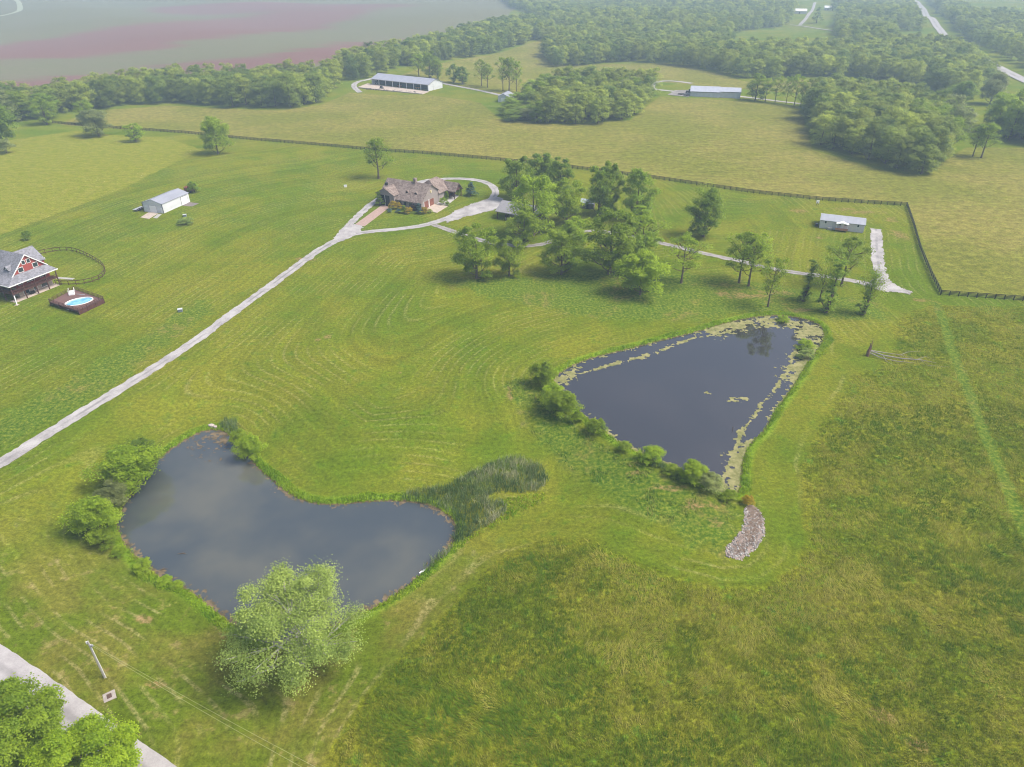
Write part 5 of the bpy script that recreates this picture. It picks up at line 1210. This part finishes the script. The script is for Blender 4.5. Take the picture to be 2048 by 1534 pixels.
# broken dead tree with its fallen limbs
c = G(1735, 712); t = empty('fallen_dead_tree', c, 0, 'broken dead tree with long grey fallen limbs in the meadow edge', 'dead tree')
DW = paint('dead_grey_wood', (.26, .24, .22), .9, .25, 1.5); BW = paint('rotten_brown_wood', (.20, .11, .08), .95, .35, 2)
MB().tube([(0, 0, -.3), (-.05, .1, 1.2), (.15, .2, 2.4), (.1, .4, 3.6)], [.42, .38, .22, .05], 8).build('broken_trunk', BW, t)
MB().tube([(.3, 0, 1.6), (.35, .1, 2.9), (.3, .3, 4.6)], [.2, .1, .03], 6).build('splinter', BW, t)
def rel(px, py, z=.25): g = G(px, py); return (g.x - c.x, g.y - c.y, g.z - c.z + z)
for q, rr in ((((1737, 710, 1.2), (1765, 714, .5), (1800, 719, .35), (1840, 722, .35), (1872, 727, .2)), (.2, .17, .14, .1, .04)), (((1738, 712, .9), (1760, 718, .4), (1790, 724, .3), (1830, 728, .25)), (.17, .13, .09, .03)),
              (((1738, 709, 1.2), (1770, 709, .5), (1800, 712, .35), (1825, 718, .3)), (.15, .1, .06, .03)), (((1800, 713, .5), (1815, 706, .3), (1840, 704, .2)), (.08, .05, .02)), (((1765, 714, .5), (1772, 724, .25), (1785, 730, .2)), (.09, .05, .02)), (((1840, 722, .35), (1855, 732, .2), (1900, 735, .15)), (.08, .05, .02)), (((1830, 722, .3), (1850, 717, .6), (1868, 722, .3)), (.06, .04, .02))):
    MB().tube([rel(*p) for p in q], rr, 6).build('limb', DW, t)
# far houses
for px, py, w_, lab, col in ((1598, 27, 22, 'white-roofed farmhouse among trees at the top edge', (.75, .74, .70)), (1655, 20, 12, 'small white shed right of the far farmhouse', (.75, .75, .75)), (1885, 98, 20, 'flat white-roofed building beside the highway', (.70, .72, .75)), (1985, 82, 16, 'white house among trees right of the highway, left one', (.75, .75, .76)), (2016, 93, 13, 'white house right of the highway, nearer the edge', (.8, .8, .8)), (2035, 100, 12, 'grey house cut close to the right edge near the highway', (.45, .45, .47))):
    g = G(px, py); t = empty('far_house', g, R(-15), lab, 'house')
    walls_mb(-w_ / 2, w_ / 2, -5, 5, 4, 7, 'x').build('wall', paint('far_wall_%d' % px, tuple(k * .7 for k in col)), t); roof_mb(-w_ / 2, w_ / 2, -5, 5, 4, 7, 'x', over=.5).build('roof', paint('far_roof_%d' % px, col), t)
    MB().box(-1, -5.1, 0, 1, -5.0, 2.4).build('door', M_DARK, t)
# stones and scrap along the front of the long barn's yard
def yard_clutter():
    mb = MB(); r = random.Random(2); a = G(735, 178.5); b_ = G(838, 186)
    for _ in range(70):
        p = a.lerp(b_, r.random()); s = r.uniform(.25, .8); z = h1(p.x, p.y); mb.cbox((p.x + r.uniform(-1, 1), p.y + r.uniform(-1.4, 1.4), z), s * 1.5, s, s)
    tag(mb.build('yard_clutter', paint('scrap_dark', (.12, .09, .08), .9, .4)), 'row of dark scrap and stones along the front of the barn yard', 'scrap', kind='stuff')
yard_clutter()
# ---------------------------------------------------------------- haze
def haze():
    me = MB().box(-9000, -200, -14, 9000, 7000, 101).mesh('haze'); o = link_mesh('haze', me)
    m = bpy.data.materials.new('haze'); m.use_nodes = True; t = m.node_tree; t.nodes.clear()
    v = t.nodes.new('ShaderNodeVolumePrincipled'); v.inputs['Color'].default_value = (.64, .85, 1., 1); v.inputs['Density'].default_value = .00038; v.inputs['Anisotropy'].default_value = .0
    ou = t.nodes.new('ShaderNodeOutputMaterial'); t.links.new(v.outputs[0], ou.inputs['Volume']); me.materials.append(m)
    tag(o, 'thin pale summer haze over the farmland', 'haze', kind='stuff')
haze()
